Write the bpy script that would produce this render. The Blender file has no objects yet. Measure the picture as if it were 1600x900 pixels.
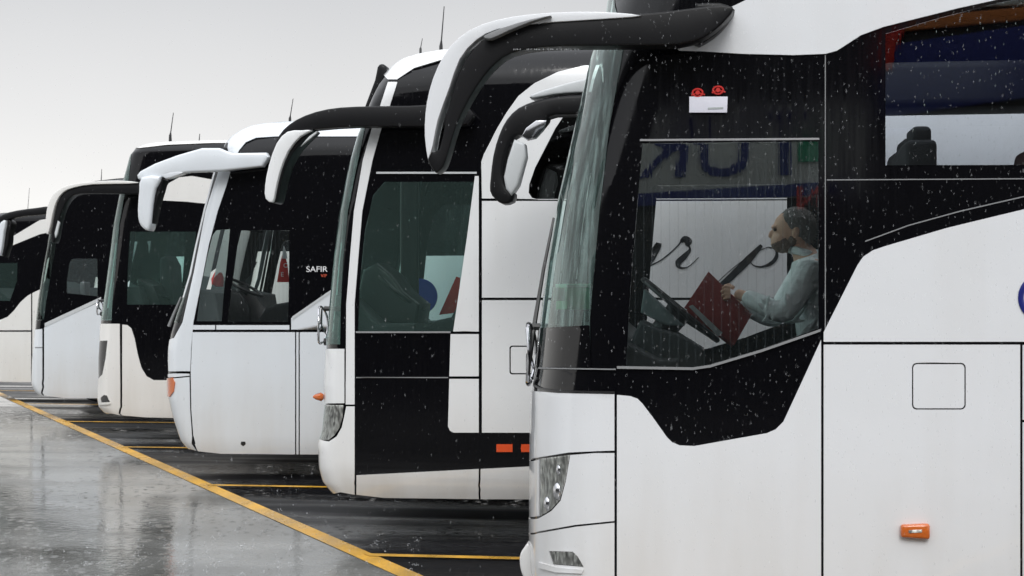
import bpy, bmesh, math, random
from mathutils import Vector, Matrix
from mathutils.geometry import tessellate_polygon
random.seed(7)
C = bpy.context.scene.collection
R = math.radians

# ------------------------------------------------------------------ camera
F, H, HOR = 2222.0, 1.8, 475.0
TH = math.atan(293.0 / 2222.0)
CS, SN = math.cos(TH), math.sin(TH)
cd = bpy.data.cameras.new('camera')
cam = bpy.data.objects.new('camera', cd); C.objects.link(cam)
cd.sensor_width = 36.0; cd.lens = 36.0 * F / 1600.0
cd.shift_y = (HOR - 450.0) / 1600.0
cd.clip_start = 0.05; cd.clip_end = 2000
cam.location = (0, 0, H); cam.rotation_euler = (R(90), 0, TH)
cd.dof.use_dof = True; cd.dof.focus_distance = 9.5; cd.dof.aperture_fstop = 7.0
bpy.context.scene.camera = cam

# ------------------------------------------------------------------ sky and sun
W = bpy.data.worlds.new('World'); bpy.context.scene.world = W; W.use_nodes = True
nt = W.node_tree; nt.nodes.clear()
out = nt.nodes.new('ShaderNodeOutputWorld'); bg = nt.nodes.new('ShaderNodeBackground')
sky = nt.nodes.new('ShaderNodeTexSky'); sky.sky_type = 'NISHITA'; sky.sun_disc = False
sky.sun_elevation = R(41); sky.sun_rotation = R(171); sky.dust_density = 6; sky.air_density = 1.5
hs = nt.nodes.new('ShaderNodeHueSaturation'); hs.inputs['Saturation'].default_value = 0.12
tc = nt.nodes.new('ShaderNodeTexCoord'); sep = nt.nodes.new('ShaderNodeSeparateXYZ')
ramp = nt.nodes.new('ShaderNodeValToRGB')           # overcast cloud layer: brighter overhead
els = ramp.color_ramp.elements
els[0].position = 0.0; els[0].color = (11.0, 10.9, 10.6, 1)
els[1].position = 1.0; els[1].color = (17, 17.5, 18.5, 1)
for p, c in ((0.07, (10.6, 10.5, 10.3)), (0.125, (9.0, 9.0, 9.0)), (0.175, (7.9, 7.95, 8.05)), (0.215, (7.0, 7.1, 7.3)), (0.33, (6.6, 6.8, 7.1)), (0.6, (13, 13.4, 14))):
    e = els.new(p); e.color = (*c, 1)
noi = nt.nodes.new('ShaderNodeTexNoise'); noi.inputs['Scale'].default_value = 2.2; noi.inputs['Detail'].default_value = 4
mr = nt.nodes.new('ShaderNodeMapRange'); mr.inputs['To Min'].default_value = 0.88; mr.inputs['To Max'].default_value = 1.12
mul = nt.nodes.new('ShaderNodeMix'); mul.data_type = 'RGBA'; mul.blend_type = 'MULTIPLY'; mul.inputs['Factor'].default_value = 1
mix = nt.nodes.new('ShaderNodeMix'); mix.data_type = 'RGBA'; mix.inputs['Factor'].default_value = 0.9
L = nt.links.new
L(tc.outputs['Generated'], sep.inputs[0]); L(sep.outputs['Z'], ramp.inputs[0])
L(tc.outputs['Generated'], noi.inputs['Vector']); L(noi.outputs['Fac'], mr.inputs['Value'])
L(ramp.outputs['Color'], mul.inputs['A']); L(mr.outputs['Result'], mul.inputs['B'])
L(sky.outputs['Color'], hs.inputs['Color']); L(hs.outputs['Color'], mix.inputs['A']); L(mul.outputs['Result'], mix.inputs['B'])
gl_ = nt.nodes.new('ShaderNodeMapRange'); gl_.inputs['From Min'].default_value = 0.1; gl_.inputs['From Max'].default_value = -1.0
gl_.inputs['To Min'].default_value = 1.0; gl_.inputs['To Max'].default_value = 1.4
m3 = nt.nodes.new('ShaderNodeMix'); m3.data_type = 'RGBA'; m3.blend_type = 'MULTIPLY'; m3.inputs['Factor'].default_value = 1
L(sep.outputs['Y'], gl_.inputs['Value']); L(mix.outputs['Result'], m3.inputs['A']); L(gl_.outputs['Result'], m3.inputs['B'])
L(m3.outputs['Result'], bg.inputs['Color']); bg.inputs['Strength'].default_value = 0.10
L(bg.outputs[0], out.inputs[0])
sd = bpy.data.lights.new('sun', 'SUN'); sd.energy = 1.35; sd.angle = R(25); sd.color = (1, 0.985, 0.96)
so = bpy.data.objects.new('sun', sd); C.objects.link(so)
so.rotation_euler = Vector((-0.12, 0.74, -0.66)).to_track_quat('-Z', 'Y').to_euler()
vs = bpy.context.scene.view_settings
bpy.context.scene.display_settings.display_device = 'sRGB'
vs.view_transform = 'Standard'; vs.look = 'None'; vs.exposure = 0.0; vs.gamma = 1.0; vs.use_curve_mapping = False
cy = bpy.context.scene.cycles
cy.max_bounces = 12; cy.transparent_max_bounces = 24; cy.glossy_bounces = 5; cy.diffuse_bounces = 3
cy.caustics_reflective = False; cy.caustics_refractive = False; cy.use_denoising = True

# ------------------------------------------------------------------ materials
def newmat(name):
    m = bpy.data.materials.new(name); m.use_nodes = True
    return m, m.node_tree, m.node_tree.nodes['Principled BSDF']
def simple(name, col, rough=0.5, metal=0.0, spec=0.5, coat=0.0, bump=0.0, bscale=60):
    m, t, b = newmat(name)
    b.inputs['Roughness'].default_value = rough; b.inputs['Metallic'].default_value = metal
    b.inputs['Specular IOR Level'].default_value = spec; b.inputs['Coat Weight'].default_value = coat
    n = t.nodes.new('ShaderNodeTexNoise'); n.inputs['Scale'].default_value = 7; n.inputs['Detail'].default_value = 5
    g = t.nodes.new('ShaderNodeTexCoord'); t.links.new(g.outputs['Object'], n.inputs['Vector'])
    r = t.nodes.new('ShaderNodeMapRange'); r.inputs['To Min'].default_value = 0.86; r.inputs['To Max'].default_value = 1.1
    t.links.new(n.outputs['Fac'], r.inputs['Value'])
    x = t.nodes.new('ShaderNodeMix'); x.data_type = 'RGBA'; x.blend_type = 'MULTIPLY'; x.inputs['Factor'].default_value = 1
    x.inputs['A'].default_value = (*col, 1); t.links.new(r.outputs['Result'], x.inputs['B']); t.links.new(x.outputs['Result'], b.inputs['Base Color'])
    if bump:
        n2 = t.nodes.new('ShaderNodeTexNoise'); n2.inputs['Scale'].default_value = bscale
        t.links.new(g.outputs['Object'], n2.inputs['Vector'])
        bp = t.nodes.new('ShaderNodeBump'); bp.inputs['Strength'].default_value = bump; bp.inputs['Distance'].default_value = 0.01
        t.links.new(n2.outputs['Fac'], bp.inputs['Height']); t.links.new(bp.outputs[0], b.inputs['Normal'])
    return m
def drops(t, g, scale, lo, hi, stretch=0.35):
    """mask of small water beads, longer than they are wide"""
    mp = t.nodes.new('ShaderNodeMapping'); mp.inputs['Scale'].default_value = (1, 1, stretch)
    t.links.new(g.outputs['Object'], mp.inputs['Vector'])
    v = t.nodes.new('ShaderNodeTexVoronoi'); v.inputs['Scale'].default_value = scale; v.inputs['Randomness'].default_value = 1
    t.links.new(mp.outputs[0], v.inputs['Vector'])
    r = t.nodes.new('ShaderNodeMapRange'); r.inputs['From Min'].default_value = hi; r.inputs['From Max'].default_value = lo
    t.links.new(v.outputs['Distance'], r.inputs['Value'])
    s = t.nodes.new('ShaderNodeSeparateColor'); t.links.new(v.outputs['Color'], s.inputs[0])
    k = t.nodes.new('ShaderNodeMath'); k.operation = 'GREATER_THAN'; k.inputs[1].default_value = 0.62
    t.links.new(s.outputs[0], k.inputs[0])
    q = t.nodes.new('ShaderNodeMath'); q.operation = 'MULTIPLY'
    t.links.new(r.outputs['Result'], q.inputs[0]); t.links.new(k.outputs[0], q.inputs[1])
    return q.outputs[0]
def paint(name, col, dirt_shade=(0.44, 0.39, 0.32)):
    m, t, b = newmat(name)
    b.inputs['Roughness'].default_value = 0.32; b.inputs['Coat Weight'].default_value = 0.9; b.inputs['Coat Roughness'].default_value = 0.06
    g = t.nodes.new('ShaderNodeTexCoord')
    n = t.nodes.new('ShaderNodeTexNoise'); n.inputs['Scale'].default_value = 1.7; n.inputs['Detail'].default_value = 8
    mp = t.nodes.new('ShaderNodeMapping'); mp.inputs['Scale'].default_value = (3, 3, 0.5)
    t.links.new(g.outputs['Object'], mp.inputs[0]); t.links.new(mp.outputs[0], n.inputs['Vector'])
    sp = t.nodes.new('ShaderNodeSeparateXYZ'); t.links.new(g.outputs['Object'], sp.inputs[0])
    low = t.nodes.new('ShaderNodeMapRange'); low.inputs['From Min'].default_value = 1.15; low.inputs['From Max'].default_value = 0.25  # low road dirt, spread higher to paint softer shade towards the skirt
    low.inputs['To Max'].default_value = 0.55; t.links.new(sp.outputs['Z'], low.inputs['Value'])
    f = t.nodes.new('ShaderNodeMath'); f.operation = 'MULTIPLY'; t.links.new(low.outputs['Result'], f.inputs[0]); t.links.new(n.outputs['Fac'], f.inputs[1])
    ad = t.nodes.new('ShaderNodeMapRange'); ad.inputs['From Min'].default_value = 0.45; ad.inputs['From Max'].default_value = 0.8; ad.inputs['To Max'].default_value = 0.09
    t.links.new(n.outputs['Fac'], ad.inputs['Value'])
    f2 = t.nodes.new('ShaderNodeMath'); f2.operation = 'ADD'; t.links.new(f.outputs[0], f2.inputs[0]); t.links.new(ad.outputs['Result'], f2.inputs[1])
    x = t.nodes.new('ShaderNodeMix'); x.data_type = 'RGBA'; x.inputs['A'].default_value = (*col, 1); x.inputs['B'].default_value = (*dirt_shade, 1)
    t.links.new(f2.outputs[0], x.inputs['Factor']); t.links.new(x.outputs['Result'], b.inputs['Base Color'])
    n2 = t.nodes.new('ShaderNodeTexNoise'); n2.inputs['Scale'].default_value = 2.5; t.links.new(g.outputs['Object'], n2.inputs['Vector'])
    bp = t.nodes.new('ShaderNodeBump'); bp.inputs['Strength'].default_value = 0.22; bp.inputs['Distance'].default_value = 0.02
    t.links.new(n2.outputs['Fac'], bp.inputs['Height'])
    d = drops(t, g, 85, 0.05, 0.28, 0.6)
    bp2 = t.nodes.new('ShaderNodeBump'); bp2.inputs['Strength'].default_value = 0.12; bp2.inputs['Distance'].default_value = 0.003
    t.links.new(d, bp2.inputs['Height']); t.links.new(bp.outputs[0], bp2.inputs['Normal'])
    t.links.new(bp2.outputs[0], b.inputs['Normal']); t.links.new(bp2.outputs[0], b.inputs['Coat Normal'])
    return m
def black_gloss(name, col=(0.003, 0.003, 0.004)):
    m, t, b = newmat(name)
    g = t.nodes.new('ShaderNodeTexCoord')
    n = t.nodes.new('ShaderNodeTexNoise'); n.inputs['Scale'].default_value = 3; n.inputs['Detail'].default_value = 6
    mp = t.nodes.new('ShaderNodeMapping'); mp.inputs['Scale'].default_value = (14, 14, 0.6)
    t.links.new(g.outputs['Object'], mp.inputs[0]); t.links.new(mp.outputs[0], n.inputs['Vector'])
    r = t.nodes.new('ShaderNodeMapRange'); r.inputs['From Min'].default_value = 0.35; r.inputs['From Max'].default_value = 0.75
    r.inputs['To Min'].default_value = 0.03; r.inputs['To Max'].default_value = 0.16
    t.links.new(n.outputs['Fac'], r.inputs['Value']); t.links.new(r.outputs['Result'], b.inputs['Roughness'])
    d = drops(t, g, 60, 0.04, 0.20)
    x = t.nodes.new('ShaderNodeMix'); x.data_type = 'RGBA'; x.inputs['A'].default_value = (*col, 1); x.inputs['B'].default_value = (0.16, 0.16, 0.17, 1)
    k = t.nodes.new('ShaderNodeMath'); k.operation = 'MULTIPLY'; k.inputs[1].default_value = 0.14; t.links.new(d, k.inputs[0])
    t.links.new(k.outputs[0], x.inputs['Factor']); t.links.new(x.outputs['Result'], b.inputs['Base Color'])
    bp = t.nodes.new('ShaderNodeBump'); bp.inputs['Strength'].default_value = 0.10; bp.inputs['Distance'].default_value = 0.003
    t.links.new(d, bp.inputs['Height']); t.links.new(bp.outputs[0], b.inputs['Normal'])
    b.inputs['Specular IOR Level'].default_value = 0.42
    return m
def glass(name, tint, ior=1.75, wires=0.0, wet=0.5, film=0.0, wirestep=24.0, fcol=(0.55, 0.66, 0.63), reflect_haze=0.0, wob=0.02):
    m = bpy.data.materials.new(name); m.use_nodes = True; t = m.node_tree; t.nodes.clear()
    o = t.nodes.new('ShaderNodeOutputMaterial'); g = t.nodes.new('ShaderNodeTexCoord')
    tr = t.nodes.new('ShaderNodeBsdfTransparent'); tr.inputs[0].default_value = (*tint, 1)
    gl = t.nodes.new('ShaderNodeBsdfGlossy'); gl.inputs['Roughness'].default_value = 0.015; gl.inputs['Color'].default_value = (0.95, 1, 0.98, 1)
    fr = t.nodes.new('ShaderNodeFresnel'); fr.inputs['IOR'].default_value = ior
    mp = t.nodes.new('ShaderNodeMapping'); mp.inputs['Scale'].default_value = (30, 30, 1.2)
    t.links.new(g.outputs['Object'], mp.inputs[0])
    n = t.nodes.new('ShaderNodeTexNoise'); n.inputs['Scale'].default_value = 1.0; n.inputs['Detail'].default_value = 3; t.links.new(mp.outputs[0], n.inputs['Vector'])
    bp = t.nodes.new('ShaderNodeBump'); bp.inputs['Strength'].default_value = wob; bp.inputs['Distance'].default_value = 0.003
    t.links.new(n.outputs['Fac'], bp.inputs['Height']); t.links.new(bp.outputs[0], gl.inputs['Normal'])
    a = t.nodes.new('ShaderNodeMixShader'); t.links.new(fr.outputs[0], a.inputs[0]); t.links.new(tr.outputs[0], a.inputs[1]); t.links.new(gl.outputs[0], a.inputs[2])
    # water beads, running film and a pale veil painted for mirrored surroundings
    df = t.nodes.new('ShaderNodeBsdfPrincipled'); df.inputs['Base Color'].default_value = (*fcol, 1); df.inputs['Roughness'].default_value = 0.2
    d = drops(t, g, 55, 0.03, 0.16)
    k = t.nodes.new('ShaderNodeMath'); k.operation = 'MULTIPLY'; k.inputs[1].default_value = wet; t.links.new(d, k.inputs[0])
    r = t.nodes.new('ShaderNodeMapRange'); r.inputs['From Min'].default_value = 0.45; r.inputs['From Max'].default_value = 0.72; r.inputs['To Min'].default_value = reflect_haze; r.inputs['To Max'].default_value = film + reflect_haze
    t.links.new(n.outputs['Fac'], r.inputs['Value'])
    s = t.nodes.new('ShaderNodeMath'); s.operation = 'ADD'; s.use_clamp = True; t.links.new(k.outputs[0], s.inputs[0]); t.links.new(r.outputs['Result'], s.inputs[1])
    last = s.outputs[0]
    bb = t.nodes.new('ShaderNodeMixShader'); t.links.new(last, bb.inputs[0]); t.links.new(a.outputs[0], bb.inputs[1]); t.links.new(df.outputs[0], bb.inputs[2])
    res = bb
    if wires:   # fine vertical heating wires laminated in the pane
        sp = t.nodes.new('ShaderNodeSeparateXYZ'); t.links.new(g.outputs['Object'], sp.inputs[0])
        q = t.nodes.new('ShaderNodeMath'); q.operation = 'MULTIPLY'; q.inputs[1].default_value = wirestep; t.links.new(sp.outputs['X'], q.inputs[0])
        fc = t.nodes.new('ShaderNodeMath'); fc.operation = 'FRACT'; t.links.new(q.outputs[0], fc.inputs[0])
        lt = t.nodes.new('ShaderNodeMath'); lt.operation = 'LESS_THAN'; lt.inputs[1].default_value = 0.13; t.links.new(fc.outputs[0], lt.inputs[0])
        w2 = t.nodes.new('ShaderNodeMath'); w2.operation = 'MULTIPLY'; w2.inputs[1].default_value = wires; t.links.new(lt.outputs[0], w2.inputs[0])
        wd = t.nodes.new('ShaderNodeBsdfDiffuse'); wd.inputs[0].default_value = (0.10, 0.12, 0.13, 1)
        c2 = t.nodes.new('ShaderNodeMixShader'); t.links.new(w2.outputs[0], c2.inputs[0]); t.links.new(bb.outputs[0], c2.inputs[1]); t.links.new(wd.outputs[0], c2.inputs[2])
        res = c2
    t.links.new(res.outputs[0], o.inputs[0])
    return m
M = {}
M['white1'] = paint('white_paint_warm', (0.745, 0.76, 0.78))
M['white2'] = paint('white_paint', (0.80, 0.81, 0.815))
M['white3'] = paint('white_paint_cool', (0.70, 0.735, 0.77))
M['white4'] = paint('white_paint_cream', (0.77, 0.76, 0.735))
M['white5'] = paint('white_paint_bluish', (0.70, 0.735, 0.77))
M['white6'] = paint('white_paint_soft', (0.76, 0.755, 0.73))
M['black'] = black_gloss('black_gloss_panel')
M['trim'] = simple('black_plastic', (0.014, 0.014, 0.015), 0.38)
M['rubber'] = simple('rubber', (0.012, 0.012, 0.012), 0.6)
M['grey'] = simple('grey_plastic', (0.23, 0.235, 0.24), 0.5)
M['silver'] = simple('silver_strip', (0.36, 0.36, 0.37), 0.4, metal=0.4)
M['plate'] = simple('pale_plate', (0.55, 0.57, 0.58), 0.4)
M['mblack'] = simple('mirror_black', (0.008, 0.008, 0.009), 0.38, spec=0.22)
M['chrome'] = simple('chrome', (0.6, 0.6, 0.62), 0.12, metal=1)
M['reflector'] = simple('lamp_reflector', (0.62, 0.62, 0.60), 0.3, metal=0.0, bump=1.0, bscale=30)
def reflector_mat():
    m, t, b = newmat('faceted_reflector')
    g = t.nodes.new('ShaderNodeTexCoord'); v = t.nodes.new('ShaderNodeTexVoronoi'); v.inputs['Scale'].default_value = 34
    mp = t.nodes.new('ShaderNodeMapping'); mp.inputs['Scale'].default_value = (2.2, 2.2, 0.9); t.links.new(g.outputs['Object'], mp.inputs[0]); t.links.new(mp.outputs[0], v.inputs['Vector']); v.feature = 'SMOOTH_F1'; q = t.nodes.new('ShaderNodeSeparateColor'); t.links.new(v.outputs['Color'], q.inputs[0])
    r = t.nodes.new('ShaderNodeValToRGB'); e = r.color_ramp.elements; e[0].position = 0.1; e[0].color = (0.22, 0.22, 0.21, 1); e[1].position = 0.75; e[1].color = (0.86, 0.86, 0.82, 1)
    x = e.new(0.35); x.color = (0.5, 0.49, 0.46, 1)
    t.links.new(q.outputs[0], r.inputs[0]); t.links.new(r.outputs[0], b.inputs['Base Color']); b.inputs['Roughness'].default_value = 0.22; b.inputs['Metallic'].default_value = 0.25
    bp = t.nodes.new('ShaderNodeBump'); bp.inputs['Strength'].default_value = 0.8; bp.inputs['Distance'].default_value = 0.01
    t.links.new(v.outputs['Distance'], bp.inputs['Height']); t.links.new(bp.outputs[0], b.inputs['Normal'])
    return m
M['reflector'] = reflector_mat()
M['lampdark'] = simple('lamp_dark', (0.03, 0.03, 0.03), 0.2)
M['orange'] = simple('orange_lens', (0.55, 0.12, 0.015), 0.15, coat=0.8, bump=0.3, bscale=90)
M['redlens'] = simple('orange_red_lens', (0.75, 0.09, 0.02), 0.2, coat=0.5)
M['glass'] = glass('tinted_glass', (0.90, 0.97, 0.96), 1.6, wet=0.35, reflect_haze=0.07, fcol=(0.45, 0.55, 0.56))
M['clear'] = glass('clear_lens', (0.97, 0.98, 0.98), 1.4, wet=0)
M['glassn'] = glass('neutral_glass', (0.86, 0.89, 0.93), 2.0, wet=0.35)
M['glassw'] = glass('wired_glass', (0.98, 1.0, 1.0), 1.95, wires=0.10, wet=0.10, reflect_haze=0.006, fcol=(0.6, 0.75, 0.74))
M['glassg'] = glass('green_glass', (0.80, 0.95, 0.91), 1.7, wires=0.0, wet=0.35, wirestep=34, film=0.0, reflect_haze=0.045, fcol=(0.36, 0.60, 0.54))
M['glassd'] = glass('dark_glass', (0.30, 0.33, 0.36), 1.85, wet=0.55)
M['screen'] = glass('windscreen_glass', (0.72, 0.93, 0.88), 1.55, wet=0.12, film=0.22, reflect_haze=0.05, fcol=(0.66, 0.92, 0.87), wob=0.03)
M['screeng'] = glass('windscreen_green', (0.62, 0.88, 0.80), 1.38, wet=0.1, film=0.14, reflect_haze=0.10, fcol=(0.46, 0.72, 0.66))
M['screenc'] = glass('windscreen_clear', (0.85, 0.96, 0.93), 1.3, wet=0.08, film=0.05, fcol=(0.5, 0.66, 0.62))
M['inner'] = simple('interior_dark', (0.05, 0.056, 0.058), 0.75)
M['dash'] = simple('dashboard_vinyl', (0.05, 0.06, 0.062), 0.6, bump=0.2, bscale=200)
M['dashlight'] = simple('instrument_cowl', (0.16, 0.21, 0.21), 0.55)
M['fabric'] = simple('seat_fabric', (0.04, 0.043, 0.046), 0.9, bump=0.4, bscale=150)
M['fabricred'] = simple('seat_fabric_red', (0.12, 0.03, 0.035), 0.9, bump=0.4, bscale=150)
M['ink'] = simple('black_vinyl_lettering', (0.015, 0.015, 0.018), 0.4)
M['letter'] = simple('white_lettering', (0.75, 0.75, 0.76), 0.4)
M['letterred'] = simple('red_lettering', (0.6, 0.10, 0.05), 0.4)
M['navy'] = simple('navy_decal', (0.012, 0.018, 0.16), 0.3)
M['red'] = simple('red_cloth', (0.55, 0.02, 0.015), 0.7)
M['blue'] = simple('blue_disc', (0.02, 0.04, 0.38), 0.5)
M['book'] = simple('red_book_cover', (0.24, 0.012, 0.01), 0.45, bump=0.1)
M['paper'] = simple('paper', (0.42, 0.45, 0.45), 0.8)
M['card'] = simple('white_card', (0.72, 0.72, 0.80), 0.5)
M['greenbox'] = simple('pale_green_card', (0.40, 0.85, 0.58), 0.5)
M['greenside'] = simple('green_card', (0.08, 0.50, 0.20), 0.5)
M['olive'] = simple('olive_box', (0.22, 0.19, 0.06), 0.6)
M['skin'] = simple('skin', (0.80, 0.50, 0.36), 0.5, bump=0.1, bscale=90)
M['hair'] = simple('grey_hair', (0.22, 0.21, 0.20), 0.85, bump=0.9, bscale=120)
M['beard'] = simple('greying_beard', (0.24, 0.18, 0.15), 0.9, bump=0.9, bscale=120)
M['shirt'] = simple('pale_blue_shirt', (0.86, 0.93, 0.93), 0.8, bump=1.0, bscale=22)
M['trousers'] = simple('dark_trousers', (0.03, 0.035, 0.05), 0.9)
M['eye'] = simple('eye', (0.05, 0.03, 0.02), 0.2)

def rain_mat():
    m, t, b = newmat('falling_water')
    b.inputs['Base Color'].default_value = (0.86, 0.88, 0.9, 1); b.inputs['Roughness'].default_value = 0.25
    n = t.nodes.new('ShaderNodeTexNoise'); n.inputs['Scale'].default_value = 3
    r = t.nodes.new('ShaderNodeMapRange'); r.inputs['To Min'].default_value = 0.12; r.inputs['To Max'].default_value = 0.45
    t.links.new(n.outputs['Fac'], r.inputs['Value']); t.links.new(r.outputs['Result'], b.inputs['Alpha'])
    return m
M['rain'] = rain_mat()

def ground_mat(name, base, var, rough_lo, rough_hi, bump, joints=False, spec=0.5, tint2=None, sx=0.3):
    m, t, b = newmat(name)
    g = t.nodes.new('ShaderNodeTexCoord')
    mp = t.nodes.new('ShaderNodeMapping'); mp.inputs['Scale'].default_value = (sx, 1.0, 1); t.links.new(g.outputs['Object'], mp.inputs[0])
    n = t.nodes.new('ShaderNodeTexNoise'); n.inputs['Scale'].default_value = 0.9; n.inputs['Detail'].default_value = 7; n.inputs['Roughness'].default_value = 0.62
    t.links.new(mp.outputs[0], n.inputs['Vector'])
    fine = t.nodes.new('ShaderNodeTexNoise'); fine.inputs['Scale'].default_value = 90; fine.inputs['Detail'].default_value = 3; t.links.new(g.outputs['Object'], fine.inputs['Vector'])
    x = t.nodes.new('ShaderNodeMix'); x.data_type = 'RGBA'; x.inputs['A'].default_value = (*base, 1); x.inputs['B'].default_value = (*var, 1)
    r0 = t.nodes.new('ShaderNodeMapRange'); r0.inputs['From Min'].default_value = 0.35; r0.inputs['From Max'].default_value = 0.65
    t.links.new(n.outputs['Fac'], r0.inputs['Value']); t.links.new(r0.outputs['Result'], x.inputs['Factor'])
    x2 = t.nodes.new('ShaderNodeMix'); x2.data_type = 'RGBA'; x2.blend_type = 'MULTIPLY'; x2.inputs['Factor'].default_value = 1
    r1 = t.nodes.new('ShaderNodeMapRange'); r1.inputs['To Min'].default_value = 0.6; r1.inputs['To Max'].default_value = 1.4
    t.links.new(fine.outputs['Fac'], r1.inputs['Value']); t.links.new(x.outputs['Result'], x2.inputs['A']); t.links.new(r1.outputs['Result'], x2.inputs['B'])
    col = x2.outputs['Result']
    if joints:
        br = t.nodes.new('ShaderNodeTexBrick'); br.inputs['Scale'].default_value = 1; br.offset = 0
        br.inputs['Brick Width'].default_value = 2.4; br.inputs['Row Height'].default_value = 3.0; br.inputs['Mortar Size'].default_value = 0.012
        br.inputs['Color1'].default_value = (1, 1, 1, 1); br.inputs['Color2'].default_value = (0.96, 0.96, 0.96, 1); br.inputs['Mortar'].default_value = (0.9, 0.9, 0.9, 1)
        t.links.new(g.outputs['Object'], br.inputs['Vector'])
        x3 = t.nodes.new('ShaderNodeMix'); x3.data_type = 'RGBA'; x3.blend_type = 'MULTIPLY'; x3.inputs['Factor'].default_value = 1
        t.links.new(col, x3.inputs['A']); t.links.new(br.outputs['Color'], x3.inputs['B']); col = x3.outputs['Result']
    t.links.new(col, b.inputs['Base Color'])
    nr = t.nodes.new('ShaderNodeTexNoise'); nr.inputs['Scale'].default_value = 1.3; nr.inputs['Detail'].default_value = 5
    t.links.new(mp.outputs[0], nr.inputs['Vector'])
    r2 = t.nodes.new('ShaderNodeMapRange'); r2.inputs['From Min'].default_value = 0.4; r2.inputs['From Max'].default_value = 0.62
    r2.inputs['To Min'].default_value = rough_lo; r2.inputs['To Max'].default_value = rough_hi
    t.links.new(nr.outputs['Fac'], r2.inputs['Value']); t.links.new(r2.outputs['Result'], b.inputs['Roughness'])
    wv = t.nodes.new('ShaderNodeTexNoise'); wv.inputs['Scale'].default_value = 14; wv.inputs['Detail'].default_value = 4; t.links.new(g.outputs['Object'], wv.inputs['Vector'])
    vr = t.nodes.new('ShaderNodeTexVoronoi'); vr.inputs['Scale'].default_value = 9; t.links.new(g.outputs['Object'], vr.inputs['Vector'])   # rings where drops land
    sn = t.nodes.new('ShaderNodeMath'); sn.operation = 'SINE'; k = t.nodes.new('ShaderNodeMath'); k.operation = 'MULTIPLY'; k.inputs[1].default_value = 45
    t.links.new(vr.outputs['Distance'], k.inputs[0]); t.links.new(k.outputs[0], sn.inputs[0])
    fa = t.nodes.new('ShaderNodeMapRange'); fa.inputs['From Min'].default_value = 0.5; fa.inputs['From Max'].default_value = 0.0; fa.inputs['To Max'].default_value = 0.25
    t.links.new(vr.outputs['Distance'], fa.inputs['Value'])
    mu = t.nodes.new('ShaderNodeMath'); mu.operation = 'MULTIPLY'; t.links.new(sn.outputs[0], mu.inputs[0]); t.links.new(fa.outputs['Result'], mu.inputs[1])
    ad = t.nodes.new('ShaderNodeMath'); ad.operation = 'ADD'; t.links.new(mu.outputs[0], ad.inputs[0]); t.links.new(wv.outputs['Fac'], ad.inputs[1])
    bp = t.nodes.new('ShaderNodeBump'); bp.inputs['Strength'].default_value = bump; bp.inputs['Distance'].default_value = 0.012
    gr = t.nodes.new('ShaderNodeMath'); gr.operation = 'MULTIPLY_ADD'; gr.inputs[1].default_value = 0.13
    t.links.new(fine.outputs['Fac'], gr.inputs[0]); t.links.new(ad.outputs[0], gr.inputs[2]); t.links.new(gr.outputs[0], bp.inputs['Height']); t.links.new(bp.outputs[0], b.inputs['Normal'])
    b.inputs['Specular IOR Level'].default_value = spec
    return m
M['asphalt'] = ground_mat('wet_asphalt', (0.006, 0.006, 0.007), (0.02, 0.02, 0.022), 0.08, 0.6, 0.22, spec=0.11, sx=0.12)
M['concrete'] = ground_mat('wet_concrete', (0.24, 0.24, 0.23), (0.11, 0.108, 0.10), 0.02, 0.18, 0.12, joints=True, sx=0.5)
M['yellow'] = ground_mat('yellow_road_paint', (0.80, 0.43, 0.05), (0.46, 0.27, 0.06), 0.2, 0.5, 0.3, sx=2.5)
M['facade'] = simple('facade_grey', (0.05, 0.05, 0.05), 0.7)
M['facadeglass'] = simple('facade_glass', (0.012, 0.015, 0.017), 0.3)
M['signpale'] = simple('sign_pale', (0.75, 0.78, 0.75), 0.5)
M['signnavy'] = simple('sign_navy', (0.02, 0.03, 0.22), 0.5)
M['signorange'] = simple('sign_orange', (0.7, 0.22, 0.05), 0.5)
M['signred'] = simple('sign_red', (0.7, 0.04, 0.03), 0.5)
M['signgreen'] = simple('sign_green', (0.03, 0.4, 0.2), 0.5)

# ------------------------------------------------------------------ helpers
def ray(px):
    u = (px - 800.0) / F; c = CS + u * SN
    return (-SN + u * CS) / c, 1.0 / c
def P(px, py, Y):                      # a point seen at (px,py), on the upright plane at distance Y
    k, zc = ray(px)
    return Vector((k * Y, Y, H - (py - HOR) / F * Y * zc))
def G(px, py, z=0.0):                  # a point on the ground
    k, zc = ray(px)
    Y = (H - z) * F / (py - HOR) / zc
    return Vector((k * Y, Y, z))
def lerp(tab, v):
    if v <= tab[0][0]: return tab[0][1]
    for (a, b), (c, d) in zip(tab, tab[1:]):
        if v <= c: return b + (d - b) * (v - a) / (c - a)
    return tab[-1][1]
def tag(o, label, cat, group=None, kind=None):
    if label: o['label'] = label
    if cat: o['category'] = cat
    if group: o['group'] = group
    if kind: o['kind'] = kind
    return o
def link(name, me, mat, parent=None, loc=None):
    o = bpy.data.objects.new(name, me); C.objects.link(o)
    if mat and not me.materials: me.materials.append(mat)
    if parent: o.parent = parent
    if loc is not None: o.location = loc
    return o
def finish(bm, name, mat, parent=None, off=(0, 0, 0), sharp=32, loc=None, weld=True):
    if weld: bmesh.ops.remove_doubles(bm, verts=bm.verts, dist=0.0003)
    bmesh.ops.translate(bm, verts=bm.verts, vec=-Vector(off))
    me = bpy.data.meshes.new(name); bm.to_mesh(me); bm.free()
    for p in me.polygons: p.use_smooth = True
    me.set_sharp_from_angle(angle=R(sharp))
    return link(name, me, mat, parent, loc)
def empty(name, loc):
    o = bpy.data.objects.new(name, None); C.objects.link(o); o.location = loc; o.empty_display_size = 0.3
    return o
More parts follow.
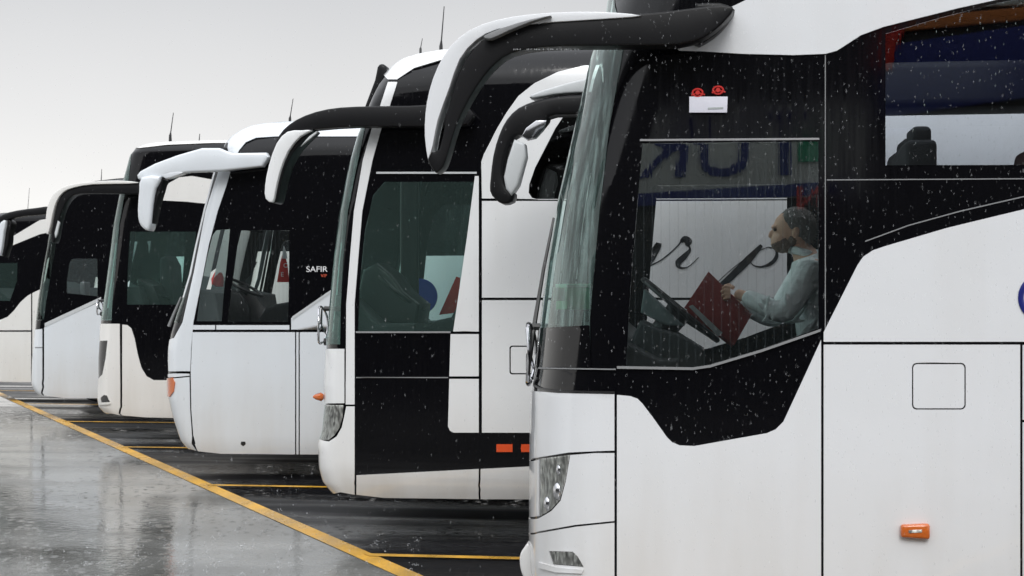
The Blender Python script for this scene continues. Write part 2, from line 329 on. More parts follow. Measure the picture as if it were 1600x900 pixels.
def catmull(pts, n=4, closed=True):
    out = []; N = len(pts)
    rng = range(N) if closed else range(N - 1)
    for i in rng:
        if closed: p0, p1, p2, p3 = pts[i - 1], pts[i], pts[(i + 1) % N], pts[(i + 2) % N]
        else: p0, p1, p2, p3 = pts[max(i - 1, 0)], pts[i], pts[i + 1], pts[min(i + 2, N - 1)]
        for j in range(n):
            t = j / n
            out.append(tuple(0.5 * ((2 * b) + (-a + c) * t + (2 * a - 5 * b + 4 * c - d) * t * t + (-a + 3 * b - 3 * c + d) * t ** 3)
                       for a, b, c, d in zip(p0, p1, p2, p3)))
    if not closed: out.append(tuple(pts[-1]))
    return out
def slab(name, pts, Y, th, mat, parent, off=(0, 0, 0), bevel=0.02, smooth=0, seg=3, world=False):
    """outline in the X-Z plane at distance Y, th deep, rounded edges"""
    if smooth: pts = catmull(pts, smooth)
    bm = bmesh.new()
    vs_ = [bm.verts.new(Vector((p[0], Y - th / 2, p[1])) if world else Vector((P(p[0], p[1], Y).x, Y - th / 2, P(p[0], p[1], Y).z))) for p in pts]
    f = bm.faces.new(vs_)
    r = bmesh.ops.extrude_face_region(bm, geom=[f])
    bmesh.ops.translate(bm, verts=[v for v in r['geom'] if isinstance(v, bmesh.types.BMVert)], vec=(0, th, 0))
    bmesh.ops.recalc_face_normals(bm, faces=bm.faces)
    if bevel:
        es = [e for e in bm.edges if abs(e.verts[0].co.y - e.verts[1].co.y) < 1e-6]
        bmesh.ops.bevel(bm, geom=es, offset=bevel, segments=seg, profile=0.5, affect='EDGES', clamp_overlap=True)
    bmesh.ops.triangulate(bm, faces=[f for f in bm.faces if len(f.verts) > 4])
    return finish(bm, name, mat, parent, off, weld=False)
def box(bm, c, s, rot=None, bev=0.0):
    r = bmesh.ops.create_cube(bm, size=1)
    vs_ = r['verts']
    bmesh.ops.scale(bm, verts=vs_, vec=s)
    if bev:
        es = list({e for v in vs_ for e in v.link_edges})
        r2 = bmesh.ops.bevel(bm, geom=es, offset=bev, segments=3, profile=0.5, affect='EDGES')
        vs_ = list({v for f in r2['faces'] for v in f.verts} | {v for v in vs_ if v.is_valid})
    if rot: bmesh.ops.rotate(bm, verts=vs_, matrix=rot, cent=(0, 0, 0))
    bmesh.ops.translate(bm, verts=vs_, vec=c)
    return vs_
def tube(bm, pts, r, n=8, cap=True):
    rings = []; pts = [Vector(p) for p in pts]
    for i, p in enumerate(pts):
        d = (pts[min(i + 1, len(pts) - 1)] - pts[max(i - 1, 0)]).normalized()
        a = d.orthogonal().normalized() if abs(d.y) > 0.9 else d.cross(Vector((0, 1, 0))).normalized()
        b = d.cross(a); rr = r[i] if isinstance(r, (list, tuple)) else r
        rings.append([bm.verts.new(p + (a * math.cos(2 * math.pi * j / n) + b * math.sin(2 * math.pi * j / n)) * rr) for j in range(n)])
    for A, B in zip(rings, rings[1:]):
        for j in range(n): bm.faces.new((A[j], A[(j + 1) % n], B[(j + 1) % n], B[j]))
    if cap:
        bm.faces.new(rings[0][::-1]); bm.faces.new(rings[-1])
def text_obj(name, body, size, mat, parent, M4, extrude=0.002, align='CENTER'):
    cu = bpy.data.curves.new(name, 'FONT'); cu.body = body; cu.size = size; cu.extrude = extrude; cu.align_x = align; cu.align_y = 'CENTER'
    to = bpy.data.objects.new(name + '_src', cu); C.objects.link(to)
    dg = bpy.context.evaluated_depsgraph_get(); me = bpy.data.meshes.new_from_object(to.evaluated_get(dg))
    bpy.data.objects.remove(to); bpy.data.curves.remove(cu)
    me.materials.clear(); me.transform(M4)
    return link(name, me, mat, parent)

# ------------------------------------------------------------------ the coach builder
class Coach:
    def __init__(s, label, Y0, width, nose, roof, a, n, white, r=0.28, rz=0.32, length=12.0, tuck=0.0, zb=0.45):
        s.Y0, s.W, s.a, s.n, s.r, s.rz, s.white = Y0, width, a, n, r, rz, white
        s.tuck, s.zb = tuck, zb
        s.tab = []
        for py, px in nose:
            k, zc = ray(px)
            xf = max(k * (Y0 + t) - s.D(t) for t in [width / 2 * i / 60 for i in range(61)])
            s.tab.append((P(px, py, Y0 + 0.3).z, xf))
        s.tab.sort()
        s.front = min(x for _, x in s.tab); s.rear = s.front + length
        s.rtab = sorted((P(px, py, Y0 + 0.2).x, P(px, py, Y0 + 0.2).z) for px, py in roof)
        s.org = Vector((s.front, Y0 + width / 2, 0))
        s.root = empty('coach', s.org)
        tag(s.root, label, 'coach', 'coaches parked side by side')
    def D(s, t):                        # set-back of the plan curve at depth t from the near side
        q = 1 - t / (s.W / 2)
        return s.a * (1 - (1 - q ** s.n) ** (1 / s.n))
    def xf(s, z): return lerp(s.tab, z)
    def zt(s, x): return lerp(s.rtab, x)
    def t(s, d, z):                     # how far the skin lies in from the side plane
        if d <= 0: c = s.W / 2
        elif d >= s.a: c = 0.0
        else: c = s.W / 2 * (1 - (1 - (1 - d / s.a) ** s.n) ** (1 / s.n))
        zt = s.zt(s.xf(z) + d); u = (z - (zt - s.rz)) / s.rz
        if u > 0: c += s.r * (1 - math.sqrt(max(0, 1 - min(u, 1) ** 2)))
        if z < s.zb: c += s.tuck * ((s.zb - z) / 0.2) ** 2
        return min(c, s.W / 2)
    def hit(s, px, py):                 # pixel -> (d, z) on the near skin
        k, zc = ray(px); N = 50; prev = None
        for i in range(N + 1):
            t = s.W / 2 * i / N; Y = s.Y0 + t
            z = H - (py - HOR) / F * Y * zc; d = k * Y - s.xf(z)
            f = t - s.t(d, z)
            if f >= 0:
                if prev is None: return d, z
                lo, hi = prev, t
                for _ in range(18):
                    m = (lo + hi) / 2; Y = s.Y0 + m; z = H - (py - HOR) / F * Y * zc; d = k * Y - s.xf(z)
                    if m - s.t(d, z) >= 0: hi = m
                    else: lo = m
                return d, z
            prev = t
        Y = s.Y0 + s.W / 2; z = H - (py - HOR) / F * Y * zc
        return min(-0.02, k * Y - s.xf(z)), z
    def pts(s, poly):
        out = []; N = len(poly)
        for i in range(N):
            p, q = poly[i], poly[(i + 1) % N]
            def conv(v):
                if v[0] == 'w': return (v[1] - s.xf(v[2]), v[2])
                if v[0] == 'd': return (v[1], v[2])
                return None
            cp, cq = conv(p), conv(q)
            if cp or cq:
                if cp is None: cp = s.hit(*p)
                out.append(cp)
            else:
                n = max(1, int(math.hypot(q[0] - p[0], q[1] - p[1]) / 12))
                for j in range(n):
                    out.append(s.hit(p[0] + (q[0] - p[0]) * j / n, p[1] + (q[1] - p[1]) * j / n))
        return out
    def skin(s, name, outer, mat, holes=(), off=0.0, th=0.01, both=True, parent=None):
        loops = [s.pts(outer)] + [s.pts(h) for h in holes]
        flat = [p for l in loops for p in l]
        tris = tessellate_polygon([[Vector((p[0], p[1], 0)) for p in l] for l in loops])
        bm = bmesh.new(); vv = [bm.verts.new((p[0], p[1], 0)) for p in flat]
        for t3 in tris:
            try: bm.faces.new([vv[i] for i in t3])
            except ValueError: pass
        def cut(co, no, clear=False):
            bmesh.ops.bisect_plane(bm, geom=bm.verts[:] + bm.edges[:] + bm.faces[:], dist=1e-6, plane_co=co, plane_no=no, clear_inner=clear)
        cut((0.0001, 0, 0), (1, 0, 0), True)
        dm = max((v.co.x for v in bm.verts), default=0); z0 = min((v.co.y for v in bm.verts), default=0); z1 = max((v.co.y for v in bm.verts), default=0)
        for j in range(1, 19):
            d = s.a * (j / 18) ** 2.2
            if d < dm: cut((d, 0, 0), (1, 0, 0))
        d = s.a + 0.4
        while d < dm: cut((d, 0, 0), (1, 0, 0)); d += 0.5
        z = 0.2
        while z < z1:
            if z > z0: cut((0, z, 0), (0, 1, 0))
            z += 0.06 if (z > s.rtab[-1][1] - s.rz - 0.35 or z < 0.6) else 0.14
        def place(d, z, o_):
            e = 0.004
            for _ in range(3): z = min(z, s.zt(s.xf(z) + d))
            t0 = s.t(d, z); g = (s.t(d + e, z) - s.t(max(d - e, 0.0001), z)) / (2 * e) if d < s.a + e else 0
            gz = (s.t(d, z) - s.t(d, z - e)) / e
            nv = Vector((g, -1, max(-8.0, min(8.0, gz)) * -1 * -1)); nv = nv.normalized() if abs(g) < 60 else Vector((-1, 0, 0))
            q = Vector((s.xf(z) + d, s.Y0 + t0, z)) + Vector((nv.x, nv.y, abs(nv.z) if gz > 0 else nv.z)) * o_
            q.y = min(q.y, s.Y0 + s.W / 2 + 0.001)
            return q
        bmesh.ops.remove_doubles(bm, verts=bm.verts, dist=0.00005)
        bm.normal_update()
        if bm.faces and sum(f.normal.z * f.calc_area() for f in bm.faces) < 0: bmesh.ops.reverse_faces(bm, faces=bm.faces)
        b2 = bmesh.new(); vo = {}; vi = {}
        for v in bm.verts:
            vo[v] = b2.verts.new(place(v.co.x, v.co.y, off))
            if th: vi[v] = b2.verts.new(place(v.co.x, v.co.y, off - th))
        for f in bm.faces:
            b2.faces.new([vo[v] for v in f.verts])
            if th: b2.faces.new([vi[v] for v in reversed(f.verts)])
        if th:
            for e_ in bm.edges:
                if len(e_.link_faces) == 1:
                    for l in e_.link_faces[0].loops:
                        if l.edge == e_: a_, b_ = l.vert, l.link_loop_next.vert
                    try: b2.faces.new((vo[b_], vo[a_], vi[a_], vi[b_]))
                    except ValueError: pass
        bm.free(); bm = b2
        bmesh.ops.remove_doubles(bm, verts=bm.verts, dist=0.0002)
        bad = [f for f in bm.faces if f.calc_area() < 1e-8]
        if bad: bmesh.ops.delete(bm, geom=bad, context='FACES')
        o = finish(bm, name, mat, parent or s.root, s.org, weld=False)
        if both:
            c = o.copy(); C.objects.link(c); c.scale = (1, -1, 1)
        return o
    def roofsheet(s):
        bm = bmesh.new(); rows = []
        x0 = s.xf(s.zt(s.front + 0.3)) + 0.01
        for i in range(40):
            f = i / 39; x = x0 + (s.rear - x0) * f ** 2.2
            zt = s.zt(x); d = x - s.xf(zt); h = max(0.01, s.W / 2 - s.t(max(d, 0.001), zt))
            rows.append([bm.verts.new((x, s.org.y + h * u, zt + 0.05 * (1 - u * u))) for u in [-1 + k / 6 for k in range(13)]])
        h2 = bmesh.new()
        for A, B in zip(rows, rows[1:]):
            for k in range(12):
                q = (A[k], B[k], B[k + 1], A[k + 1])
                if s.front + 0.75 < A[0].co.x and B[0].co.x < s.front + 2.9 and 2 <= k <= 9: h2.faces.new([h2.verts.new(v.co) for v in q])
                else: bm.faces.new(q)
        bmesh.ops.recalc_face_normals(bm, faces=bm.faces)
        bmesh.ops.remove_doubles(h2, verts=h2.verts, dist=0.001)
        finish(h2, 'added_roof_opening', M['clear'], s.root, s.org)  # clear roof panel added to let sky light into the cab
        return finish(bm, 'roof', s.white, s.root, s.org)
    def common(s, floor=1.05, wheel_at=2.75):
        s.roofsheet()
        o, rt = s.org, s.root
        bm = bmesh.new(); box(bm, (s.rear + 0.02, o.y, 2.0), (0.06, s.W - 0.05, 3.4), bev=0.02); finish(bm, 'rear_panel', s.white, rt, o)
        bm = bmesh.new(); box(bm, ((s.front + 0.9 + s.rear) / 2, o.y, floor), (s.rear - s.front - 0.9, s.W - 0.1, 0.08)); finish(bm, 'cabin_floor', M['inner'], rt, o)
        zc = s.rtab[-1][1] - 0.16
        bm = bmesh.new(); box(bm, ((s.front + 2.9 + s.rear) / 2, o.y, zc), (s.rear - s.front - 2.9, s.W - 0.75, 0.05)); finish(bm, 'ceiling_lining', M['inner'], rt, o)
        bm = bmesh.new(); box(bm, ((s.front + 0.5 + s.rear) / 2, o.y, 0.5), (s.rear - s.front - 0.5, s.W - 0.5, 0.3)); finish(bm, 'underbody', M['rubber'], rt, o)
        for xw in (s.front + wheel_at, s.rear - 3.3):
            for sg in (-1, 1):
                yc = o.y + sg * (s.W / 2 - 0.28)
                bm = bmesh.new(); prof = [(0.30, 0.12), (0.46, 0.14), (0.5, 0.1), (0.5, -0.1), (0.46, -0.14), (0.30, -0.12)]
                rings = []
                for j in range(32):
                    an = 2 * math.pi * j / 32
                    rings.append([bm.verts.new((xw + math.cos(an) * rr, yc + w, 0.5 + math.sin(an) * rr)) for rr, w in prof])
                for j in range(32):
                    A, B = rings[j], rings[(j + 1) % 32]
                    for k in range(len(prof)): bm.faces.new((A[k], B[k], B[(k + 1) % len(prof)], A[(k + 1) % len(prof)]))
                bmesh.ops.recalc_face_normals(bm, faces=bm.faces)
                w = finish(bm, 'wheel', M['rubber'], rt, o)
                bm = bmesh.new(); r = bmesh.ops.create_cone(bm, cap_ends=True, segments=24, radius1=0.3, radius2=0.22, depth=0.1)
                bmesh.ops.rotate(bm, verts=bm.verts, matrix=Matrix.Rotation(R(90) * (1 if sg < 0 else -1), 3, 'X'), cent=(0, 0, 0)); bmesh.ops.translate(bm, verts=bm.verts, vec=(xw, yc + sg * 0.06, 0.5))
                finish(bm, 'rim', M['grey'], w, o)
    def at(s, px, py, off=0.01):
        d, z = s.hit(px, py); return Vector((s.xf(z) + d, s.Y0 + s.t(d, z) - off, z))
    def dashboard(s, poly, Y, w=None):
        return slab('dashboard', poly, Y, w or s.W - 0.3, M['dash'], s.root, s.org, bevel=0.03) 
    def wheel(s, c, dia, nrm, mat=None):
        bm = bmesh.new()
        nrm = Vector(nrm).normalized(); u = Vector((0, 1, 0)); v = nrm.cross(u).normalized(); c = Vector(c); rr = dia / 2
        ring = [c + (u * math.cos(a) + v * math.sin(a)) * rr for a in [2 * math.pi * i / 40 for i in range(41)]]
        tube(bm, ring, 0.016, 8, cap=False)
        for a in (0.3, 2.84, 4.71): tube(bm, [c - nrm * 0.03, c + (u * math.cos(a) + v * math.sin(a)) * rr], 0.013, 6)
        tube(bm, [c - nrm * 0.35, c - nrm * 0.0], [0.06, 0.07], 12)
        finish(bm, 'steering_wheel', mat or M['trim'], s.root, s.org)
    def seat(s, x, y, zf, mat, name='passenger_seat', h=1.2):
        bm = bmesh.new()
        box(bm, (x - 0.22, y, zf + 0.45), (0.46, 0.45, 0.14), bev=0.05)
        box(bm, (x + 0.03, y, zf + 0.78), (0.13, 0.46, 0.70), Matrix.Rotation(R(8), 3, 'Y'), bev=0.05)
        box(bm, (x + 0.10, y, zf + h - 0.08), (0.10, 0.28, 0.22), Matrix.Rotation(R(4), 3, 'Y'), bev=0.04)
        box(bm, (x - 0.2, y, zf + 0.2), (0.3, 0.3, 0.4))
        finish(bm, name, mat, s.root, s.org)
    def antenna(s, px0, py0, px1, py1, Y=None, r=0.006):
        Y = Y or s.org.y
        a, b = P(px0, py0, Y), P(px1, py1, Y)
        bm = bmesh.new(); a2 = a - Vector((0, 0, 0.12)); tube(bm, [a2, a, a + (b - a) * 0.15, b], [r * 3, r * 2.5, r, r * 0.6], 6)
        finish(bm, 'antenna', M['trim'], s.root, s.org)
    def badge(s, px, py, Y, rad, depth=0.05):
        c = P(px, py, Y); bm = bmesh.new()
        ring = [c + Vector((0.012 * math.cos(a * 2), math.cos(a) * rad, math.sin(a) * rad)) for a in [2 * math.pi * i / 32 for i in range(33)]]
        tube(bm, ring, depth / 4.2, 8, cap=False)
        for a in (90, 210, 330):
            tube(bm, [c + Vector((-0.01, 0, 0)), c + Vector((0, math.cos(R(a)) * rad, math.sin(R(a)) * rad))], [depth / 3.2, depth / 6], 6)
        e = finish(bm, 'front_emblem', M['chrome'], s.root, s.org)
        for q, l, rr in ((-rad * 0.9, 0.16, 0.03), (rad * 0.9, 0.2, 0.02)):
            bm = bmesh.new(); tube(bm, [c + Vector((0.02, 0, q)), c + Vector((l, 0, q * 0.95))], rr, 8)
            finish(bm, 'emblem_mount', M['trim'], s.root, s.org)
def dash(bb, poly, near=0.35):
    pts = []
    for px, py in poly:
        p = P(px, py, bb.Y0 + near); pts.append((max(p.x, bb.xf(p.z) + bb.a * 0.62), p.z))
    return slab('dashboard', pts, bb.org.y, bb.W - 0.36, M['dash'], bb.root, bb.org, bevel=0.03, world=True)
def ring_gap(x0, y0, x1, y1, r=6):
    out = []
    for cx, cy, a0 in ((x1 - r, y0 + r, -90), (x1 - r, y1 - r, 0), (x0 + r, y1 - r, 90), (x0 + r, y0 + r, 180)):
        for j in range(4):
            a = R(a0 + 30 * j); out.append((cx + r * math.cos(a), cy + r * math.sin(a)))
    return out

#@@GROUND
# ------------------------------------------------------------------ ground, lane, painted lines
def sheet(name, quads, z, mat, label=None):
    bm = bmesh.new()
    for q in quads: bm.faces.new([bm.verts.new((p[0], p[1], z)) for p in q])
    bmesh.ops.recalc_face_normals(bm, faces=bm.faces)
    if bm.faces[0].normal.z < 0: bmesh.ops.reverse_faces(bm, faces=bm.faces)
    return tag(finish(bm, name, mat, weld=False), label, None, kind='structure')
sheet('ground', [[(-400, -300), (400, -300), (400, 500), (-400, 500)]], 0, M['asphalt'])
a0, b0 = G(20, 625), G(638, 900)
dr = Vector((b0.x - a0.x, b0.y - a0.y, 0)).normalized(); nr = Vector((dr.y, -dr.x, 0))
if nr.x > 0: nr = -nr                      # nr points away from the coaches
far, near = a0 - dr * 60, b0 + dr * 8
sheet('lane', [[far, near, near + nr * 60, far + nr * 60]], 0.004, M['concrete'])
hw = 0.075
sheet('lane_line', [[far + nr * hw, near + nr * hw, near - nr * hw, far - nr * hw]], 0.008, M['yellow'])
bay_Y = []
for (px, py) in ((700, 872), (420, 761), (225, 700), (150, 660), (60, 632)):
    bay_Y.append(G(px, py).y)
def line_x(Y): t = (Y - a0.y) / dr.y; return a0.x + dr.x * t
for i, Y in enumerate(bay_Y + [bay_Y[-1] + 3.6]):
    sheet('bay_line', [[(line_x(Y - 0.05) + 0.02, Y - 0.05), (line_x(Y - 0.05) + 13, Y - 0.05), (line_x(Y - 0.05) + 13, Y + 0.05), (line_x(Y + 0.05) + 0.02, Y + 0.05)]], 0.012, M['yellow'])
sheet('bay_line', [[(line_x(bay_Y[0] - 3.6), bay_Y[0] - 3.65), (16, bay_Y[0] - 3.65), (16, bay_Y[0] - 3.55), (line_x(bay_Y[0] - 3.6), bay_Y[0] - 3.55)]], 0.012, M['yellow'])

#@@BUS1
# ------------------------------------------------------------------ first coach (nearest)
b = Coach('nearest white coach with a man reading behind its driver window', 6.95, 2.5,
          [(-200, 975), (-120, 960), (0, 944), (75, 920), (200, 893), (300, 871), (400, 855), (500, 843), (570, 836), (600, 831), (615, 829), (700, 827), (800, 826), (880, 826), (960, 832)],
          [(945, -110), (1000, -140), (1150, -170), (1500, -178)], 0.50, 2.7, M['white1'])
B1 = b
ZR = b.rtab[-1][1]
scr = [(973, 75), (951, 200), (936, 330), (926, 440), (921, 500), (922, 572)]
shell = [(760, 573)] + [(p[0], p[1] + (1 if p[1] == 572 else 0)) for p in scr[::-1]] + [(962, 20), (953, -20), (948, -60), (760, -60), (760, -230), (1100, -230), ('w', b.rear, ZR), ('w', b.rear, 0.22)]
# front wheel arch
xw = b.front + 3.4
arch = [('w', xw + 0.62 * math.cos(R(a)), 0.5 + 0.62 * math.sin(R(a))) for a in range(-25, 206, 15)]
shell += arch + [('d', -0.1, 0.22), (760, 800)]
drv = [(1004, 224), (1279, 221), (1279, 513), (1190, 546), (1108, 570), (1080, 574), (978, 572), (985, 450), (995, 330)]
pas = [(1384, 52), (1470, 27), (1560, 4), (1700, -22), ('w', 3.1, 3.36), ('w', 3.1, 2.47), (1700, 257), (1384, 258)]
more = [[('w', x, 3.36), ('w', x + 1.45, 3.36), ('w', x + 1.45, 2.47), ('w', x, 2.47)] for x in (3.2, 4.75, 6.3, 7.85, 9.4)]
b.skin('body_shell', shell, M['black'], holes=[drv, pas] + more, off=-0.008, th=0.014)
b.skin('windscreen', [(760, -60), (948, -60), (953, -20), (962, 20)] + scr + [(760, 572)], M['screen'], off=-0.004, th=0)
b.skin('driver_window', drv, M['glassw'], off=-0.006, th=0)
for o_ in [o_ for o_ in b.root.children if o_.name.startswith('driver_window') and o_.scale.y < 0]:
    o_.material_slots[0].link = 'OBJECT'; o_.material_slots[0].material = M['clear']
b.skin('side_window', pas, M['glassn'], off=-0.006, th=0)
for h in more: b.skin('side_window', h, M['glassd'], off=-0.006, th=0)
b.skin('windscreen_frit', [(760, 516), (850, 512), (921, 508), (923, 574), (760, 574)], M['black'], off=0.001, th=0.003)
b.skin('roof_panel', [(1058, 76), (1075, 72), (1095, 60), (1118, 36), (1128, 18), (1165, 0), (1185, -30), (1200, -80), (1230, -230), ('w', b.rear, ZR), ('w', b.rear, 3.44), ('w', 3.1, 3.44),
        (1700, -28), (1560, -1), (1500, 12), (1440, 27), (1380, 42), (1345, 55), (1325, 68), (1308, 79), (1290, 84), (1240, 86), (1160, 84), (1095, 80), (1062, 79)], M['white1'], off=0.0, th=0.012)
b.skin('door_panel', [(964, 617), (985, 619), (996, 623), (1004, 631), (1020, 652), (1042, 683), (1050, 691), (1062, 696), (1085, 697), (1130, 689), (1198, 677), (1212, 671), (1224, 659), (1250, 603), (1283, 531), (1283, 1010), (964, 1010)], M['white1'])
b.skin('side_panel', [(1287, 534), (1287, 519), (1340, 414), (1349, 401), (1364, 391), (1385, 384), (1480, 356), (1600, 327), (1720, 303), ('w', 3.6, 2.3), ('w', b.rear, 2.34), ('w', b.rear, 1.615), ('w', 3.0, 1.615), (1600, 534), (1450, 534)], M['white1'])
flap = ring_gap(1425, 567, 1509, 640, 7)
flapi = ring_gap(1427, 569, 1507, 638, 6)
b.skin('luggage_door', [(1287, 538.5), (1594, 538.5), (1594, 960), ('d', 2.05, 0.25), (1287, 1010)], M['white1'], holes=[flap])
b.skin('fuel_flap', flapi, M['white1'], off=-0.001)
b.skin('side_panel', [(1598, 539), (1720, 539), ('w', 4.0, 1.58), ('w', 4.0, 1.2), (1598, 656)], M['white1'])
archp = [('w', xw + 0.66 * math.cos(R(a)), 0.5 + 0.66 * math.sin(R(a))) for a in range(-22, 203, 15)]
b.skin('wheel_panel', [(1598, 660), ('w', 4.0, 1.18), ('w', 4.0, 0.25)] + archp + [(1598, 950)], M['white1'])
for x0, x1 in ((4.02, 4.6), (4.62, 6.2), (6.22, 7.8)):
    b.skin('luggage_door', [('w', x0, 1.56), ('w', x1, 1.56), ('w', x1, 0.25), ('w', x0, 0.25)], M['white1'])
b.skin('side_panel', [('w', 7.82, 1.56), ('w', b.rear, 1.56), ('w', b.rear, 0.25), ('w', 7.82, 0.25)], M['white1'])
# nose panels
b.skin('front_panel', [(760, 613), (834, 611), (870, 614), (960, 616), (960, 704), (930, 705), (888, 707), (845, 714), (760, 728)], M['white1'])
b.skin('front_panel', [(891, 711), (930, 708), (960, 708), (960, 814), (900, 820), (842, 830), (760, 843), (760, 814), (842, 810), (862, 798), (876, 782), (884, 752)], M['white1'])
b.skin('front_panel', [(760, 733), (841, 718), (841, 806), (760, 812)], M['white1'], off=-0.001)
b.skin('front_bumper', [(760, 846), (842, 833), (900, 823), (960, 817), (960, 1010), ('d', -0.1, 0.22)], M['white1'], holes=[[(857, 861), (895, 862), (903, 870), (912, 886), (864, 882)]])
b.skin('headlight', [(843, 717), (889, 711), (882, 752), (874, 780), (860, 796), (843, 806)], M['reflector'], off=-0.005, th=0.002)
b.skin('headlight_lens', [(843, 717), (889, 711), (882, 752), (874, 780), (860, 796), (843, 806)], M['clear'], off=-0.001, th=0)
for px, py, r_ in ((872, 768, 0.045), (856, 788, 0.038), (874, 735, 0.03)):
    bm = bmesh.new(); bmesh.ops.create_uvsphere(bm, u_segments=16, v_segments=10, radius=r_); bmesh.ops.scale(bm, verts=bm.verts, vec=(0.6, 0.6, 1)); bmesh.ops.translate(bm, verts=bm.verts, vec=b.at(px, py, -0.015)); finish(bm, 'headlight_bulb', M['chrome'], b.root, b.org)
b.skin('fog_light', [(858, 862), (895, 863), (902, 871), (910, 885), (864, 881)], M['reflector'], off=-0.005, th=0.002)
b.skin('fog_light_lens', [(858, 862), (895, 863), (902, 871), (910, 885), (864, 881)], M['clear'], off=-0.002, th=0)
b.skin('bumper_lip', [(843, 878), (870, 886), (912, 890), (910, 896), (870, 894), (843, 887)], M['white1'], off=0.009, th=0.012)
# spoiler lip at the very front
slab('front_spoiler', [(836, 842), (826, 846), (820, 858), (821, 878), (828, 895), (840, 912), (852, 912)], b.Y0 + 0.72, 0.45, M['white1'], b.root, b.org, bevel=0.05, smooth=3)
# trim strips
def strip(bb, name, path, w, mat, off=0.004, both=False):
    up = [(x, y - w / 2) for x, y in path]; dn = [(x, y + w / 2) for x, y in path][::-1]
    return bb.skin(name, up + dn, mat, off=off, th=0.006, both=both)
strip(b, 'window_trim', [(1000, 219), (1280, 217)], 3, M['silver'])
strip(b, 'window_trim', [(964, 574), (1082, 576), (1110, 572), (1190, 548), (1282, 516)], 4, M['grey'])
strip(b, 'window_trim', [(842, 575), (962, 577)], 2, M['grey'])
strip(b, 'panel_line', [(1292, 281), (1610, 279), (1720, 278)], 1.6, M['grey'], off=-0.005)
strip(b, 'panel_line', [(1352, 377), (1420, 352), (1500, 330), (1600, 307), (1720, 284)], 1.8, M['grey'], off=-0.005)
strip(b, 'front_trim', [(838, 592), (834, 601), (845, 607), (870, 611), (960, 613)], 3, M['trim'])
b.skin('panel_line', [(1289, 86), (1290.4, 86), (1290.4, 520), (1289, 520)], M['grey'], off=-0.006, th=0.003, both=False)
# marker lamp
c = b.at(1429, 829, 0.0); bm = bmesh.new(); vs_ = box(bm, (c.x, c.y - 0.013, c.z), (0.135, 0.045, 0.075), bev=0.014)
for v in bm.verts:
    if v.co.x < c.x - 0.02: v.co.z = c.z + (v.co.z - c.z) * 0.82
finish(bm, 'marker_light', M['orange'], b.root, b.org)
bm = bmesh.new(); box(bm, (c.x - 0.002, c.y - 0.036, c.z + 0.002), (0.062, 0.006, 0.014), Matrix.Rotation(R(-4), 3, 'Y'), bev=0.002); finish(bm, 'marker_light_insert', M['reflector'], b.root, b.org)
# round navy emblem, cut by the frame edge
cc = b.at(1631, 465, 0.0); bm = bmesh.new()
rg = [Vector((cc.x + 0.105 * math.cos(a), cc.y - 0.004, cc.z + 0.105 * math.sin(a))) for a in [2 * math.pi * i / 40 for i in range(41)]]
tube(bm, rg, 0.013, 6, cap=False); bmesh.ops.scale(bm, verts=bm.verts, vec=(1, 0.25, 1), space=Matrix.Translation(-Vector((cc.x, cc.y - 0.004, cc.z)))); finish(bm, 'side_emblem', M['navy'], b.root, b.org)
b.common(floor=1.12, wheel_at=3.4)
bm = bmesh.new(); box(bm, (5.9, b.org.y, 1.62), (9.6, 2.3, 0.08)); finish(bm, 'cabin_floor', M['inner'], b.root, b.org)
for sg in (-1, 1):
    if sg > 0:
        bm = bmesh.new(); box(bm, (5.9, b.org.y + sg * 0.93, 3.14), (9.6, 0.46, 0.28), bev=0.05); finish(bm, 'luggage_rack', M['inner'], b.root, b.org)
dash(b, [(852, 503), (942, 500), (975, 530), (1030, 560), (1060, 560), (1060, 690), (852, 690)])
slab('instrument_cowl', [(1008, 452), (1070, 509), (1040, 507), (1003, 488)], 7.62, 0.34, M['dashlight'], b.root, b.org, bevel=0.01)
slab('instrument_cowl', [(1003, 500), (1030, 512), (1060, 520), (1100, 545), (1100, 600), (1000, 600), (985, 540)], 7.62, 0.5, M['dash'], b.root, b.org, bevel=0.02)
b.wheel(P(1063, 484, 7.6), 0.50, (0.64, 0, 0.77))
bm = bmesh.new(); ps = P(1300, 600, 7.55)
box(bm, (ps.x - 0.16, 7.55, 1.36), (0.5, 0.48, 0.14), bev=0.05); box(bm, (ps.x + 0.13, 7.55, 1.72), (0.13, 0.48, 0.72), Matrix.Rotation(R(8), 3, 'Y'), bev=0.05); box(bm, (ps.x - 0.1, 7.55, 1.2), (0.3, 0.3, 0.2))
finish(bm, 'driver_seat', M['fabric'], b.root, b.org)
for i in range(8):
    for yy in (7.35, 7.85, 8.6, 9.1):
        if i == 0 and yy < 8: continue
        b.seat(P(1430, 230, 8.6).x + 0.78 * i - 0.08, yy, 1.62, M['fabricred'] if i == 1 else M['fabric'], h=1.17)
bm = bmesh.new(); ps = P(1434, 250, 8.3); box(bm, (ps.x, 8.3, ps.z - 0.1), (0.17, 0.3, 0.4), bev=0.03); box(bm, (ps.x + 0.005, 8.3, ps.z + 0.12), (0.11, 0.24, 0.12), bev=0.03); finish(bm, 'courier_seat', M['fabric'], b.root, b.org)
b.badge(829, 553, b.org.y - 0.3, 0.17)
# wiper
bm = bmesh.new(); wy = b.org.y - 0.25
tube(bm, [Vector((b.xf(z_) - 0.045, wy + (z_ - 1.5) * 0.35, z_)) for z_ in (1.47, 1.7, 2.0, 2.3)], [0.016, 0.013, 0.010, 0.008], 6)
finish(bm, 'wiper', M['trim'], b.root, b.org)
